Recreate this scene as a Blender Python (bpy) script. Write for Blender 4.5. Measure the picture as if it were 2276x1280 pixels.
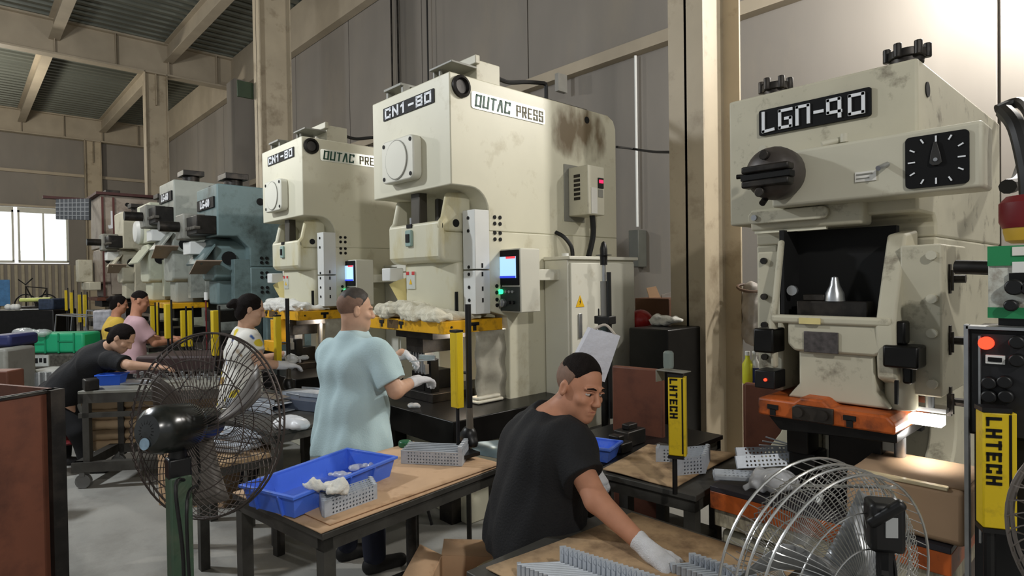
import bpy, math, random
import numpy as np
from mathutils import Vector, Matrix
V = Vector
random.seed(7)
for o in list(bpy.data.objects): bpy.data.objects.remove(o)
COL = bpy.context.scene.collection
SC = bpy.context.scene

# ------------------------------------------------------------------ camera
FPX, CXP, CYP, EYE = 1340.0, 1138.0, 640.0, 1.66
_yaw, _pit, _rol = math.radians(42.7), math.radians(-0.81), math.radians(0.85)
FW = V((-math.cos(_yaw)*math.cos(_pit), math.sin(_yaw)*math.cos(_pit), math.sin(_pit)))
_r0 = V((math.sin(_yaw), math.cos(_yaw), 0)); _u0 = _r0.cross(FW)
RT = _r0*math.cos(_rol) - _u0*math.sin(_rol)
UP = _u0*math.cos(_rol) + _r0*math.sin(_rol)
EYEP = V((0, 0, EYE))
cam = bpy.data.cameras.new('camera'); camo = bpy.data.objects.new('camera', cam); COL.objects.link(camo)
cam.sensor_width = 36; cam.lens = 36*FPX/2276; cam.clip_end = 200
m = Matrix((RT, UP, -FW)).transposed().to_4x4(); m.translation = EYEP
camo.matrix_world = m
SC.camera = camo

# ------------------------------------------------------------------ light
SC.view_settings.view_transform = 'Standard'; SC.view_settings.look = 'None'
SC.view_settings.gamma = 1; SC.view_settings.exposure = 0.0
SC.view_settings.use_curve_mapping = False
wd = bpy.data.worlds.new('world'); SC.world = wd; wd.use_nodes = True
wd.node_tree.nodes['Background'].inputs[0].default_value = (0.93, 0.97, 1.0, 1)
wd.node_tree.nodes['Background'].inputs[1].default_value = 0.38
def lamp(name, loc, power, col, size):
    l = bpy.data.lights.new(name, 'POINT'); l.energy = power; l.color = col; l.shadow_soft_size = size
    o = bpy.data.objects.new(name, l); COL.objects.link(o); o.location = loc
    return o
WARM = (1.0, 0.93, 0.80); NEUT = (1.0, 0.97, 0.92); COOL = (0.90, 0.95, 1.0)
lamp('wall_lamp_light', (0.5, 5.7, 4.55), 190, NEUT, .10)
lamp('wall_lamp_light', (-0.5, 6.15, 4.6), 520, NEUT, .10)
lamp('bay_lamp_light', (3.0, -0.8, 4.5), 470, NEUT, .12)
lamp('bay_lamp_light', (-6.2, -0.9, 4.6), 560, COOL, .15)
lamp('bay_lamp_light', (-13.5, -1.0, 5.6), 560, NEUT, .25)
lamp('bay_lamp_light', (-24.0, 0.0, 6.2), 650, WARM, .3)
lamp('bay_lamp_light', (5.5, 2.5, 4.9), 90, NEUT, .15)

# ------------------------------------------------------------------ helpers
def _pt(px, py): return FW + RT*((px-CXP)/FPX) - UP*((py-CYP)/FPX)
def PX(px, py, X): d = _pt(px, py); return EYEP + d*(X/d.x)
def PY(px, py, Y): d = _pt(px, py); return EYEP + d*(Y/d.y)
def PZ(px, py, Z): d = _pt(px, py); return EYEP + d*((Z-EYE)/d.z)
def PD(px, py, D): return EYEP + _pt(px, py)*D
def lin(h):
    h = h.lstrip('#'); c = [int(h[i:i+2], 16)/255 for i in (0, 2, 4)]
    return tuple((x/12.92 if x <= .04045 else ((x+.055)/1.055)**2.4) for x in c) + (1,)
MATS = {}
def mat(name, hexc, rough=.55, metal=0, var=.12, scale=6, bump=0, bscale=60, dirt=None, damt=.35, dscale=3,
        emit=0, alpha=1, spec=.4, stretch=(1, 1, 1), trans=0):
    if name in MATS: return MATS[name]
    mt = bpy.data.materials.new(name); mt.use_nodes = True; MATS[name] = mt
    nt = mt.node_tree; b = nt.nodes['Principled BSDF']; L = nt.links
    b.inputs['Roughness'].default_value = rough; b.inputs['Metallic'].default_value = metal
    b.inputs['Specular IOR Level'].default_value = spec
    c = lin(hexc)
    tc = nt.nodes.new('ShaderNodeTexCoord'); mp = nt.nodes.new('ShaderNodeMapping')
    mp.inputs['Scale'].default_value = stretch; L.new(tc.outputs['Object'], mp.inputs[0])
    if var:
        n = nt.nodes.new('ShaderNodeTexNoise'); n.inputs['Scale'].default_value = scale; n.inputs['Detail'].default_value = 5
        L.new(mp.outputs[0], n.inputs[0])
        r = nt.nodes.new('ShaderNodeValToRGB'); e = r.color_ramp.elements
        e[0].position = .3; e[1].position = .7
        e[0].color = tuple(x*(1-var) for x in c[:3])+(1,); e[1].color = tuple(min(1, x*(1+var*.6)) for x in c[:3])+(1,)
        L.new(n.outputs['Fac'], r.inputs[0]); out = r.outputs[0]
        if dirt:
            n2 = nt.nodes.new('ShaderNodeTexNoise'); n2.inputs['Scale'].default_value = dscale; n2.inputs['Detail'].default_value = 9
            n2.inputs['Roughness'].default_value = .65
            L.new(mp.outputs[0], n2.inputs[0])
            r2 = nt.nodes.new('ShaderNodeValToRGB'); r2.color_ramp.elements[0].position = .62-damt*.35; r2.color_ramp.elements[1].position = .80-damt*.2
            L.new(n2.outputs['Fac'], r2.inputs[0])
            mx = nt.nodes.new('ShaderNodeMix'); mx.data_type = 'RGBA'
            L.new(r2.outputs[0], mx.inputs[0]); L.new(out, mx.inputs[6]); mx.inputs[7].default_value = lin(dirt); out = mx.outputs[2]
        L.new(out, b.inputs['Base Color'])
    else:
        b.inputs['Base Color'].default_value = c
    if bump:
        n3 = nt.nodes.new('ShaderNodeTexNoise'); n3.inputs['Scale'].default_value = bscale; n3.inputs['Detail'].default_value = 3
        L.new(mp.outputs[0], n3.inputs[0])
        bp = nt.nodes.new('ShaderNodeBump'); bp.inputs['Strength'].default_value = bump; bp.inputs['Distance'].default_value = .01
        L.new(n3.outputs['Fac'], bp.inputs['Height']); L.new(bp.outputs[0], b.inputs['Normal'])
    if emit:
        b.inputs['Emission Color'].default_value = c; b.inputs['Emission Strength'].default_value = emit
    if alpha < 1: b.inputs['Alpha'].default_value = alpha
    if trans:
        b.inputs['Transmission Weight'].default_value = trans; b.inputs['IOR'].default_value = 1.15
    return mt

cream = mat('cream_paint', 'D6D4C6', .42, var=.04, scale=3, dirt='B0A890', damt=.12, dscale=4)
cream_old = mat('old_cream_paint', 'C2BEAB', .5, var=.06, scale=4, dirt='8A7D64', damt=.12, dscale=5)
cream_worn = mat('worn_cream_paint', 'BCB7A2', .55, var=.08, scale=5, dirt='4E4233', damt=.14, dscale=9)
white_paint = mat('white_paint', 'D9DAD6', .4, var=.04)
yellow_paint = mat('yellow_paint', 'DCA414', .45, var=.12, dirt='4A3A1C', damt=.3, dscale=9)
sensor_yellow = mat('sensor_yellow', 'D4B71C', .4, var=.08, dirt='8A741C', damt=.2, dscale=12)
orange_paint = mat('orange_paint', 'B95A22', .5, var=.15, dirt='3A2118', damt=.5, dscale=9)
dark_steel = mat('dark_steel', '2C2A28', .45, .6, var=.3, scale=12, dirt='4E4740', damt=.4)
oily = mat('oily_black_steel', '171615', .35, .4, var=.4, scale=10)
black = mat('black_plastic', '121213', .4, var=.2)
black_m = mat('black_matt', '0B0B0B', .8, var=0)
steel = mat('bright_steel', 'AEB0B2', .32, .85, var=.15, scale=20)
galv = mat('galvanised_steel', 'B6BCC4', .45, .15, var=.15, scale=30)
grey_paint = mat('grey_paint', '86857C', .5, var=.1, dirt='5A574E', damt=.3)
table_steel = mat('table_steel', '4C4A45', .55, .3, var=.25, scale=8, dirt='2C2824', damt=.4)
cardb = mat('cardboard', 'C8A684', .85, var=.12, scale=5, dirt='8E6C4A', damt=.22, dscale=5)
cardb_dark = mat('cardboard_stained', 'BA9C78', .85, var=.2, scale=5, dirt='5E4733', damt=.5, dscale=6)
blue_pl = mat('blue_plastic', '4A72DC', .38, var=.08, scale=9, dirt='7C96DC', damt=.2, dscale=8)
green_pl = mat('green_plastic', '1FA572', .45, var=.06)
red_pl = mat('red_plastic', '6E1B20', .4, var=.15)
white_cloth = mat('white_cloth', 'DAD8D0', .9, var=.10, scale=14, bump=.5, bscale=90)
glove_m = mat('white_knit', 'DCDCDF', .95, var=.05, scale=40, bump=.6, bscale=300)
concrete = mat('concrete', '98968F', .7, var=.14, scale=1.6, dirt='6F6B64', damt=.35, dscale=1.1, bump=.15, bscale=40)
wall_m = mat('wall_panel_paint', '847E76', .75, var=.10, scale=1.3, dirt='8C8478', damt=.3, dscale=.9, stretch=(1, 1, .35))
beam_m = mat('beam_paint', 'A89C88', .6, var=.10, scale=2)
deck_m = mat('deck_metal', '64675E', .45, .3, var=.15, scale=1.0, stretch=(2, .3, 1))
col_m = mat('column_paint', 'ADA089', .55, var=.10, scale=2, dirt='7A6C56', damt=.25, dscale=2.5)
glass_m = mat('glass', 'E8F4F4', .05, var=0, alpha=.25)
bag_pl = mat('clear_plastic', 'D8DADC', .18, var=.1, scale=20, alpha=.55, spec=.8)
rubber = mat('rubber_cable', '141414', .5, var=.2)
rust = mat('red_brown_panel', '6A3E2C', .6, var=.18, scale=3, dirt='3C2118', damt=.4, dscale=3)

WOFF = {}
def _place(o, parent):
    COL.objects.link(o)
    if parent is not None: o.parent = parent
class MB:
    def __init__(s): s.v = []; s.f = []
    def add(s, vs, fs):
        n = len(s.v); s.v += [tuple(p) for p in vs]; s.f += [tuple(i+n for i in q) for q in fs]; return s
    def box(s, x0, x1, y0, y1, z0, z1, R=None, c=None):
        vs = [V((x, y, z)) for x in (x0, x1) for y in (y0, y1) for z in (z0, z1)]
        if R is not None:
            c = V(c) if c is not None else V((0, 0, 0)); vs = [R @ p + c for p in vs]
        return s.add(vs, [(0, 1, 3, 2), (4, 6, 7, 5), (0, 4, 5, 1), (2, 3, 7, 6), (0, 2, 6, 4), (1, 5, 7, 3)])
    def bar(s, a, b, w, h, up=V((0, 0, 1))):      # rectangular bar from a to b
        a = V(a); b = V(b); d = (b-a).normalized(); x = d.cross(up)
        x = x.normalized() if x.length > 1e-5 else V((1, 0, 0)); y = x.cross(d)
        vs = [p + x*i*w/2 + y*j*h/2 for p in (a, b) for i, j in ((-1, -1), (1, -1), (1, 1), (-1, 1))]
        return s.add(vs, [(3, 2, 1, 0), (4, 5, 6, 7), (0, 1, 5, 4), (1, 2, 6, 5), (2, 3, 7, 6), (3, 0, 4, 7)])
    def prism(s, pts, axis, a, b):                 # axis x: pts=(y,z); y: (x,z); z: (x,y)
        def P(u, v, t): return (t, u, v) if axis == 'x' else (u, t, v) if axis == 'y' else (u, v, t)
        n = len(pts); vs = [P(*p, a) for p in pts] + [P(*p, b) for p in pts]
        ar = sum(pts[i][0]*pts[(i+1) % n][1]-pts[(i+1) % n][0]*pts[i][1] for i in range(n))
        flip = (ar > 0) != (axis == 'y')
        if b < a: flip = not flip
        lo = tuple(range(n)); hi = tuple(range(n, 2*n))
        fs = [lo[::-1], hi] if flip else [lo, hi[::-1]]
        for i in range(n):
            j = (i+1) % n; q = (i, j, j+n, i+n); fs.append(q if flip else q[::-1])
        return s.add(vs, fs)
    def cyl(s, a, b, r, r2=None, n=14, caps=True):
        a = V(a); b = V(b); r2 = r if r2 is None else r2; d = (b-a).normalized()
        x = d.orthogonal().normalized(); y = d.cross(x)
        cs = [(math.cos(2*math.pi*i/n), math.sin(2*math.pi*i/n)) for i in range(n)]
        vs = [a + (x*c+y*q)*r for c, q in cs] + [b + (x*c+y*q)*r2 for c, q in cs]
        fs = [(i, (i+1) % n, (i+1) % n+n, i+n) for i in range(n)]
        if caps: fs += [tuple(range(n))[::-1], tuple(range(n, 2*n))]
        return s.add(vs, fs)
    def tube(s, pts, r, n=6, closed=False):
        pts = [V(p) for p in pts]; N = len(pts); vs = []; fs = []; prev = None
        for i, p in enumerate(pts):
            t = (pts[(i+1) % N]-pts[i-1]) if closed else (pts[min(i+1, N-1)]-pts[max(i-1, 0)])
            t = t.normalized() if t.length > 1e-9 else V((0, 0, 1))
            if prev is None: x = t.orthogonal().normalized()
            else:
                x = prev - t*prev.dot(t); x = x.normalized() if x.length > 1e-6 else t.orthogonal().normalized()
            prev = x; y = t.cross(x)
            rr = r[i] if isinstance(r, (list, tuple)) else r
            vs += [p + (x*math.cos(2*math.pi*k/n)+y*math.sin(2*math.pi*k/n))*rr for k in range(n)]
        for i in range(N if closed else N-1):
            j = (i+1) % N
            for k in range(n):
                l = (k+1) % n; fs.append((i*n+k, i*n+l, j*n+l, j*n+k))
        if not closed: fs += [tuple(range(n))[::-1], tuple(range((N-1)*n, N*n))]
        return s.add(vs, fs)
    def lathe(s, prof, c, ax=(0, 0, 1), n=24):      # prof = (radius, along axis)
        c = V(c); d = V(ax).normalized(); x = d.orthogonal().normalized(); y = d.cross(x); vs = []; fs = []
        for r, h in prof:
            vs += [c + d*h + (x*math.cos(2*math.pi*k/n)+y*math.sin(2*math.pi*k/n))*max(r, 1e-4) for k in range(n)]
        for i in range(len(prof)-1):
            for k in range(n):
                l = (k+1) % n; fs.append((i*n+k, i*n+l, (i+1)*n+l, (i+1)*n+k))
        fs += [tuple(range(n))[::-1], tuple(range((len(prof)-1)*n, len(prof)*n))]
        return s.add(vs, fs)
    def ball(s, c, r, n=12, m=8):
        r = (r, r, r) if isinstance(r, (int, float)) else r; c = V(c); vs = []; fs = []
        for i in range(m+1):
            t = math.pi*i/m
            for k in range(n):
                p = 2*math.pi*k/n
                vs.append((c.x+r[0]*max(math.sin(t), 1e-3)*math.cos(p), c.y+r[1]*max(math.sin(t), 1e-3)*math.sin(p), c.z-r[2]*math.cos(t)))
        for i in range(m):
            for k in range(n):
                l = (k+1) % n; fs.append((i*n+k, i*n+l, (i+1)*n+l, (i+1)*n+k))
        return s.add(vs, fs)
    def build(s, name, mt, parent=None, bevel=0, seg=2, smooth=True, local=False, solid=0, angle=35, kind=None):
        me = bpy.data.meshes.new(name)
        off = V((0, 0, 0)) if (local or parent is None) else WOFF.get(parent.name, V((0, 0, 0)))
        me.from_pydata([(p[0]-off.x, p[1]-off.y, p[2]-off.z) for p in s.v], [], s.f)
        me.materials.append(mt)
        if smooth:
            me.shade_smooth(); me.set_sharp_from_angle(angle=math.radians(angle))
        o = bpy.data.objects.new(name, me); _place(o, parent)
        WOFF[o.name] = off
        if solid:
            md = o.modifiers.new('solid', 'SOLIDIFY'); md.thickness = solid; md.offset = 0
        if bevel:
            md = o.modifiers.new('bevel', 'BEVEL'); md.width = bevel; md.segments = seg; md.limit_method = 'ANGLE'; md.angle_limit = math.radians(40)
            md.harden_normals = False
        if kind: o['kind'] = kind
        return o
def thing(name, label, cat, loc=(0, 0, 0), rz=0, group=None, rot=None):
    o = bpy.data.objects.new(name, None); COL.objects.link(o); o.location = loc; o.rotation_euler = rot or (0, 0, rz)
    o.empty_display_size = .1
    WOFF[o.name] = V(loc); return tag(o, label, cat, group)
def tag(o, label, cat, group=None):
    o['label'] = label; o['category'] = cat
    if group: o['group'] = group
    return o
def struct(mb, name, mt, parent=None, **k):
    o = mb.build(name, mt, parent, **k)
    if parent is None: o['kind'] = 'structure'
    return o
def copy_tree(o, parent=None):
    c = o.copy(); COL.objects.link(c); c.parent = parent
    if parent is not None: c.matrix_parent_inverse = o.matrix_parent_inverse.copy()
    for ch in list(o.children): copy_tree(ch, c)
    return c
def text(body, size, mt, origin, xd, yd, parent, name='lettering', bold=0, xs=1, depth=.002, shear=0, space=1, centre=True):
    cu = bpy.data.curves.new(name, 'FONT'); cu.body = body; cu.size = size; cu.offset = bold; cu.extrude = depth; cu.shear = shear
    cu.space_character = space
    cu.align_x = 'CENTER' if centre else 'LEFT'; cu.align_y = 'CENTER'
    cu.resolution_u = 3
    t = bpy.data.objects.new(name, cu); COL.objects.link(t)
    bpy.context.view_layer.update()
    me = bpy.data.meshes.new_from_object(t.evaluated_get(bpy.context.evaluated_depsgraph_get()))
    bpy.data.objects.remove(t)
    xd = V(xd).normalized(); yd = V(yd).normalized(); zd = xd.cross(yd)
    M = Matrix((xd, yd, zd)).transposed().to_4x4() @ Matrix.Diagonal((xs, 1, 1, 1))
    M.translation = V(origin) - WOFF.get(parent.name, V((0, 0, 0)))
    me.transform(M); me.materials.clear(); me.materials.append(mt)
    o = bpy.data.objects.new(name, me); _place(o, parent); WOFF[o.name] = WOFF.get(parent.name, V((0, 0, 0)))
    return o
def rrect(x0, x1, z0, z1, r, n=5):
    p = []
    for cx, cz, a0 in ((x1-r, z1-r, 0), (x0+r, z1-r, 90), (x0+r, z0+r, 180), (x1-r, z0+r, 270)):
        for i in range(n+1):
            a = math.radians(a0+90*i/n); p.append((cx+r*math.cos(a), cz+r*math.sin(a)))
    return p
GLY = {'C': [[(1,.84),(1,1),(0,1),(0,0),(1,0),(1,.16)]], 'N': [[(0,0),(0,1),(1,0),(1,1)]], '1': [[(.15,.78),(.55,1),(.55,0)]], '-': [[(.1,.5),(.9,.5)]],
  '8': [[(0,.5),(0,1),(1,1),(1,0),(0,0),(0,.5),(1,.5)]], '0': [[(0,0),(0,1),(1,1),(1,0),(0,0)]], 'O': [[(0,0),(0,1),(1,1),(1,0),(0,0)]], 'U': [[(0,1),(0,0),(1,0),(1,1)]],
  'T': [[(0,1),(1,1)],[(.5,1),(.5,0)]], 'A': [[(0,0),(.4,1),(.6,1),(1,0)]], 'P': [[(0,0),(0,1),(1,1),(1,.45),(0,.45)]], 'R': [[(0,0),(0,1),(1,1),(1,.5),(0,.5)],[(.5,.5),(1,0)]],
  'E': [[(1,1),(0,1),(0,0),(1,0)],[(0,.5),(.8,.5)]], 'S': [[(1,.8),(1,1),(0,1),(0,.5),(1,.5),(1,0),(0,0),(0,.2)]], 'L': [[(0,1),(0,0),(1,0)]], 'H': [[(0,0),(0,1)],[(1,0),(1,1)],[(0,.5),(1,.5)]]}
def block_text(body, w, h, gap, th, mt, origin, xd, yd, parent, shear=0, rel=None, name='lettering'):
    xd = V(xd).normalized(); yd = V(yd).normalized(); zd = xd.cross(yd); n = len(body); tot = n*w+(n-1)*gap
    m_ = MB(); o = V(origin)
    for i, ch in enumerate(body):
        if ch == ' ': continue
        for st in GLY[ch]:
            q = [o + xd*(-tot/2+i*(w+gap)+th/2+p[0]*(w-th)+shear*(p[1]-.5)*h) + yd*((p[1]-.5)*(h-th)) for p in st]
            for k in range(len(q)-1):
                d = (q[k+1]-q[k]).normalized()*th*.5
                tw = th*(.8 if abs(d.dot(xd)) > abs(d.dot(yd)) else 1.0)
                m_.bar(q[k]-d, q[k+1]+d, tw, .003, up=zd)
    return m_.build(name, mt, parent, smooth=False, local=rel or False)
def smoothpath(pts, sub=6):
    P = [V(p) for p in pts]; out = []
    for i in range(len(P)-1):
        a = P[max(i-1, 0)]; b = P[i]; c = P[i+1]; d = P[min(i+2, len(P)-1)]
        for k in range(sub):
            t = k/sub
            out.append(.5*((2*b)+(c-a)*t+(2*a-5*b+4*c-d)*t*t+(3*b-3*c+d-a)*t*t*t))
    return out+[P[-1]]

# ---- implicit surfaces (bodies, cloth, bags): smooth unions of tapered capsules and ellipsoids, meshed by surface nets
def nets(f, o, h):
    ins = f < 0
    c = np.zeros([n-1 for n in f.shape], np.int8)
    X, Y, Z = c.shape
    for a in (0, 1):
        for b in (0, 1):
            for d in (0, 1): c += ins[a:a+X, b:b+Y, d:d+Z]
    act = (c > 0) & (c < 8); I = np.argwhere(act); N = len(I)
    idx = np.full(c.shape, -1, np.int32); idx[act] = np.arange(N)
    cor = [(a, b, d) for a in (0, 1) for b in (0, 1) for d in (0, 1)]
    F = np.stack([f[I[:, 0]+a, I[:, 1]+b, I[:, 2]+d] for a, b, d in cor])
    acc = np.zeros((N, 3)); cnt = np.zeros(N)
    for i in range(8):
        for j in range(i+1, 8):
            df = [cor[j][k]-cor[i][k] for k in range(3)]
            if sum(abs(x) for x in df) != 1: continue
            s = (F[i] < 0) != (F[j] < 0); t = np.where(s, F[i]/np.where(s, F[i]-F[j], 1), 0)
            p = np.array(cor[i])[None, :] + t[:, None]*np.array(df)[None, :]
            acc += p*s[:, None]; cnt += s
    P = (I + acc/cnt[:, None])*h + o
    Q = []
    for ax in range(3):
        u, v = (ax+1) % 3, (ax+2) % 3
        sl0 = [slice(1, -1)]*3; sl1 = [slice(1, -1)]*3
        sl0[ax] = slice(0, -1); sl1[ax] = slice(1, None)
        a = ins[tuple(sl0)]; b = ins[tuple(sl1)]; E = np.argwhere(a != b)
        if not len(E): continue
        sg = a[E[:, 0], E[:, 1], E[:, 2]]
        B = E.copy(); B[:, u] += 1; B[:, v] += 1; 
        def g(du, dv):
            W = B.copy(); W[:, u] += du; W[:, v] += dv; return idx[W[:, 0], W[:, 1], W[:, 2]]
        q = np.stack([g(-1, -1), g(0, -1), g(0, 0), g(-1, 0)], 1)
        q[~sg] = q[~sg][:, ::-1]; Q.append(q)
    return P, np.concatenate(Q)
class SDF:
    """list of primitives; every primitive only touches its own block of the grid"""
    def __init__(s): s.p = []
    def cap(s, a, b, ra, rb=None, k=.02, flat=False, op='u'):
        s.p.append(('cap', np.array(a, float), np.array(b, float), ra, ra if rb is None else rb, k, flat, op)); return s
    def ell(s, c, r, k=.02, R=None, op='u'):
        s.p.append(('ell', np.array(c, float), np.array((r, r, r) if isinstance(r, (int, float)) else r, float), None if R is None else np.array(R), 0, k, False, op)); return s
    def plane(s, c, n):                             # keep the side where dot(p-c,n) < 0
        s.p.append(('pl', np.array(c, float), np.array(V(n).normalized()), 0, 0, 0, False, 'i')); return s
    def mesh(s, h, amp=0, freq=(9, 9, 9), seed=0, grow=0):
        lo = np.full(3, 1e9); hi = -lo
        for p in s.p:
            if p[7] != 'u': continue
            if p[0] == 'cap': r = max(p[3], p[4]); l = np.minimum(p[1], p[2])-r; g = np.maximum(p[1], p[2])+r
            else: r = p[2].max(); l = p[1]-r; g = p[1]+r
            lo = np.minimum(lo, l); hi = np.maximum(hi, g)
        pad = 3*h+abs(amp)*2+grow; lo -= pad; hi += pad
        n = np.ceil((hi-lo)/h).astype(int)+1
        f = np.full(n, .08, np.float32)
        ax = [lo[i]+np.arange(n[i])*h for i in range(3)]
        for t, A, B, C_, D_, k, flat, op in s.p:
            if t == 'pl':
                d = sum(((ax[i]-A[i])*B[i]).reshape([-1 if j == i else 1 for j in range(3)]) for i in range(3))
                f = np.maximum(f, d).astype(np.float32); continue
            if t == 'cap': r = max(C_, D_); l = np.minimum(A, B)-r; g = np.maximum(A, B)+r
            else: r = B.max(); l = A-r; g = A+r
            mg = k+2*h+grow+.01
            i0 = np.maximum(((l-mg-lo)/h).astype(int), 0); i1 = np.minimum(((g+mg-lo)/h).astype(int)+2, n)
            if (i1 <= i0).any(): continue
            x = ax[0][i0[0]:i1[0]][:, None, None]; y = ax[1][i0[1]:i1[1]][None, :, None]; z = ax[2][i0[2]:i1[2]][None, None, :]
            if t == 'cap':
                ba = B-A; L2 = max((ba**2).sum(), 1e-9)
                tt = ((x-A[0])*ba[0]+(y-A[1])*ba[1]+(z-A[2])*ba[2])/L2; tc = np.clip(tt, 0, 1)
                d = np.sqrt((x-A[0]-tc*ba[0])**2+(y-A[1]-tc*ba[1])**2+(z-A[2]-tc*ba[2])**2)-(C_+(D_-C_)*tc)
                if flat: d = np.maximum(d, (tt-1)*math.sqrt(L2))
            else:
                q = [x-A[0], y-A[1], z-A[2]]
                if C_ is not None: q = [C_[i][0]*q[0]+C_[i][1]*q[1]+C_[i][2]*q[2] for i in range(3)]
                k0 = np.sqrt(sum((q[i]/B[i])**2 for i in range(3))); k1 = np.sqrt(sum((q[i]/B[i]**2)**2 for i in range(3)))
                d = k0*(k0-1)/np.maximum(k1, 1e-6)
            sl = tuple(slice(i0[i], i1[i]) for i in range(3)); e = f[sl]
            if op == 'u':
                hh = np.maximum(k-np.abs(e-d), 0)/k; f[sl] = np.minimum(e, d)-hh*hh*k*.25
            else:
                d = -d; hh = np.maximum(k-np.abs(e-d), 0)/k; f[sl] = np.maximum(e, d)+hh*hh*k*.25
        if grow: f -= grow
        if amp:
            rs = np.random.RandomState(seed); x, y, z = np.meshgrid(*ax, indexing='ij', sparse=True); w = 0
            for q in range(5):
                kx, ky, kz = rs.uniform(-1, 1, 3)*np.array(freq)*(1+q*.7); ph = rs.uniform(0, 6.28, 2)
                w = w+np.sin(kx*x*6.28+ky*y*6.28+kz*z*6.28+ph[0]+1.3*np.sin(z*freq[2]*2.1+x*freq[0]*3+ph[1]))/(1+q*.6)
            f += (amp*w*.5).astype(np.float32)
        return nets(f, lo, h)
    def build(s, name, mt, parent, h, **kw):
        P, Q = s.mesh(h, **kw); off = WOFF.get(parent.name, V((0, 0, 0))) if parent is not None else V((0, 0, 0))
        P = P-np.array(off)
        me = bpy.data.meshes.new(name); me.vertices.add(len(P)); me.vertices.foreach_set('co', P.astype(np.float32).ravel())
        me.loops.add(len(Q)*4); me.loops.foreach_set('vertex_index', Q.astype(np.int32).ravel())
        me.polygons.add(len(Q)); me.polygons.foreach_set('loop_start', np.arange(len(Q), dtype=np.int32)*4)
        me.update(calc_edges=True); me.validate()
        me.materials.append(mt); me.shade_smooth()
        o = bpy.data.objects.new(name, me); _place(o, parent); WOFF[o.name] = off
        return o
# ------------------------------------------------------------------ the hall
XB, YW, ZC = -31.9, 6.9, 8.9
struct(MB().box(-33, 8, -9, 7.2, -.1, 0), 'floor', concrete)
# wall behind the presses, in tall panels with recessed joints
wr = struct(MB().box(XB-.3, 8, YW+.06, YW+.3, 0, 9.2), 'wall_right', wall_m)
pan = None; x = 8.0
def panel(x0, x1, z0, z1):
    global pan
    if pan is None:
        pan = MB().box(0, x1-x0-.025, 0, .06, 0, z1-z0).build('panel', wall_m, None, bevel=.006)
        o = pan
    else:
        o = pan.copy(); COL.objects.link(o); o.scale = (1, 1, (z1-z0)/4.70)
    o.parent = wr; o.location = (x0, YW, z0)
k = 0
while x > XB:
    panel(x-3.0, x, 0.0, 4.70); x -= 3.0
x = 8.0
while x > XB:
    panel(x-3.0, x, 4.72, 8.85); x -= 3.0
led = MB().box(XB, 8, YW-.16, YW, 4.68, 4.84)
struct(led, 'trim_1', beam_m, bevel=.004)
# back wall with the window band
bw = MB().box(XB-.3, XB, -9, 7.2, 4.95, 9.2).box(XB-.3, XB, 3.62, 7.2, 0, 4.95).box(XB-.3, XB, -9, 3.62, 0, 2.62).box(XB-.3, XB, -9, -5.2, 2.6, 4.96)
bwall = struct(bw, 'wall_back', wall_m)
cor = MB(); y = -9.0
while y < 6.9:                                     # ribbed cladding under the window
    cor.prism([(y, 0), (y+.05, 0), (y+.05, 0)], 'z', 0, 0) if False else cor.box(XB, XB+.05, y, y+.10, 0, 2.55)
    y += .22
cor.build('cladding_rib', mat('cladding', 'A59C86', .6, var=.1), bwall, kind='stuff')
struct(MB().box(XB, XB+.14, -9, 7, 6.35, 6.47).box(XB, XB+.10, -9, 7, 4.95, 5.03), 'trim_2', beam_m)
sky_out = bpy.data.materials.new('daylight_outside'); sky_out.use_nodes = True
nt = sky_out.node_tree; nt.nodes.clear()
em = nt.nodes.new('ShaderNodeEmission'); out = nt.nodes.new('ShaderNodeOutputMaterial')
tc = nt.nodes.new('ShaderNodeTexCoord'); no = nt.nodes.new('ShaderNodeTexNoise'); no.inputs['Scale'].default_value = .9; no.inputs['Detail'].default_value = 4
mp = nt.nodes.new('ShaderNodeMapping'); mp.inputs['Scale'].default_value = (1, .6, 2.2)
rp = nt.nodes.new('ShaderNodeValToRGB'); rp.color_ramp.elements[0].position = .42; rp.color_ramp.elements[0].color = (.50, .66, .66, 1)
rp.color_ramp.elements[1].position = .56; rp.color_ramp.elements[1].color = (1, 1, 1, 1)
nt.links.new(tc.outputs['Object'], mp.inputs[0]); nt.links.new(mp.outputs[0], no.inputs[0]); nt.links.new(no.outputs['Fac'], rp.inputs[0])
nt.links.new(rp.outputs[0], em.inputs[0]); nt.links.new(em.outputs[0], out.inputs[0]); em.inputs[1].default_value = 3.0
struct(MB().box(XB-2.1, XB-2.0, -8, 7, 1.5, 7), 'outdoor_glow_panel', sky_out)  # glowing panel added beyond the windows to stand for the bright outdoors
frm = mat('window_frame_white', 'C9C8BC', .5, var=.05)
for i, (a, b) in enumerate(((1.92, 3.60), (-.35, 1.80), (-2.6, -.47), (-4.9, -2.72))):
    w = MB().box(XB-.12, XB+.04, a, b, 4.72, 4.92).box(XB-.12, XB+.04, a, b, 2.64, 2.74).box(XB-.12, XB+.04, a, a+.07, 2.7, 4.8).box(XB-.12, XB+.04, b-.07, b, 2.7, 4.8)
    wo = struct(w, 'window_%d' % (i+1), frm)
    MB().box(XB-.10, XB, (a+b)/2-.03, (a+b)/2+.03, 2.74, 4.72).build('mullion', frm, wo)
    for q in ((a+.07, (a+b)/2-.03), ((a+b)/2+.03, b-.07)):
        MB().box(XB-.06, XB-.05, q[0], q[1], 2.74, 4.72).build('pane', glass_m, wo)
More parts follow.
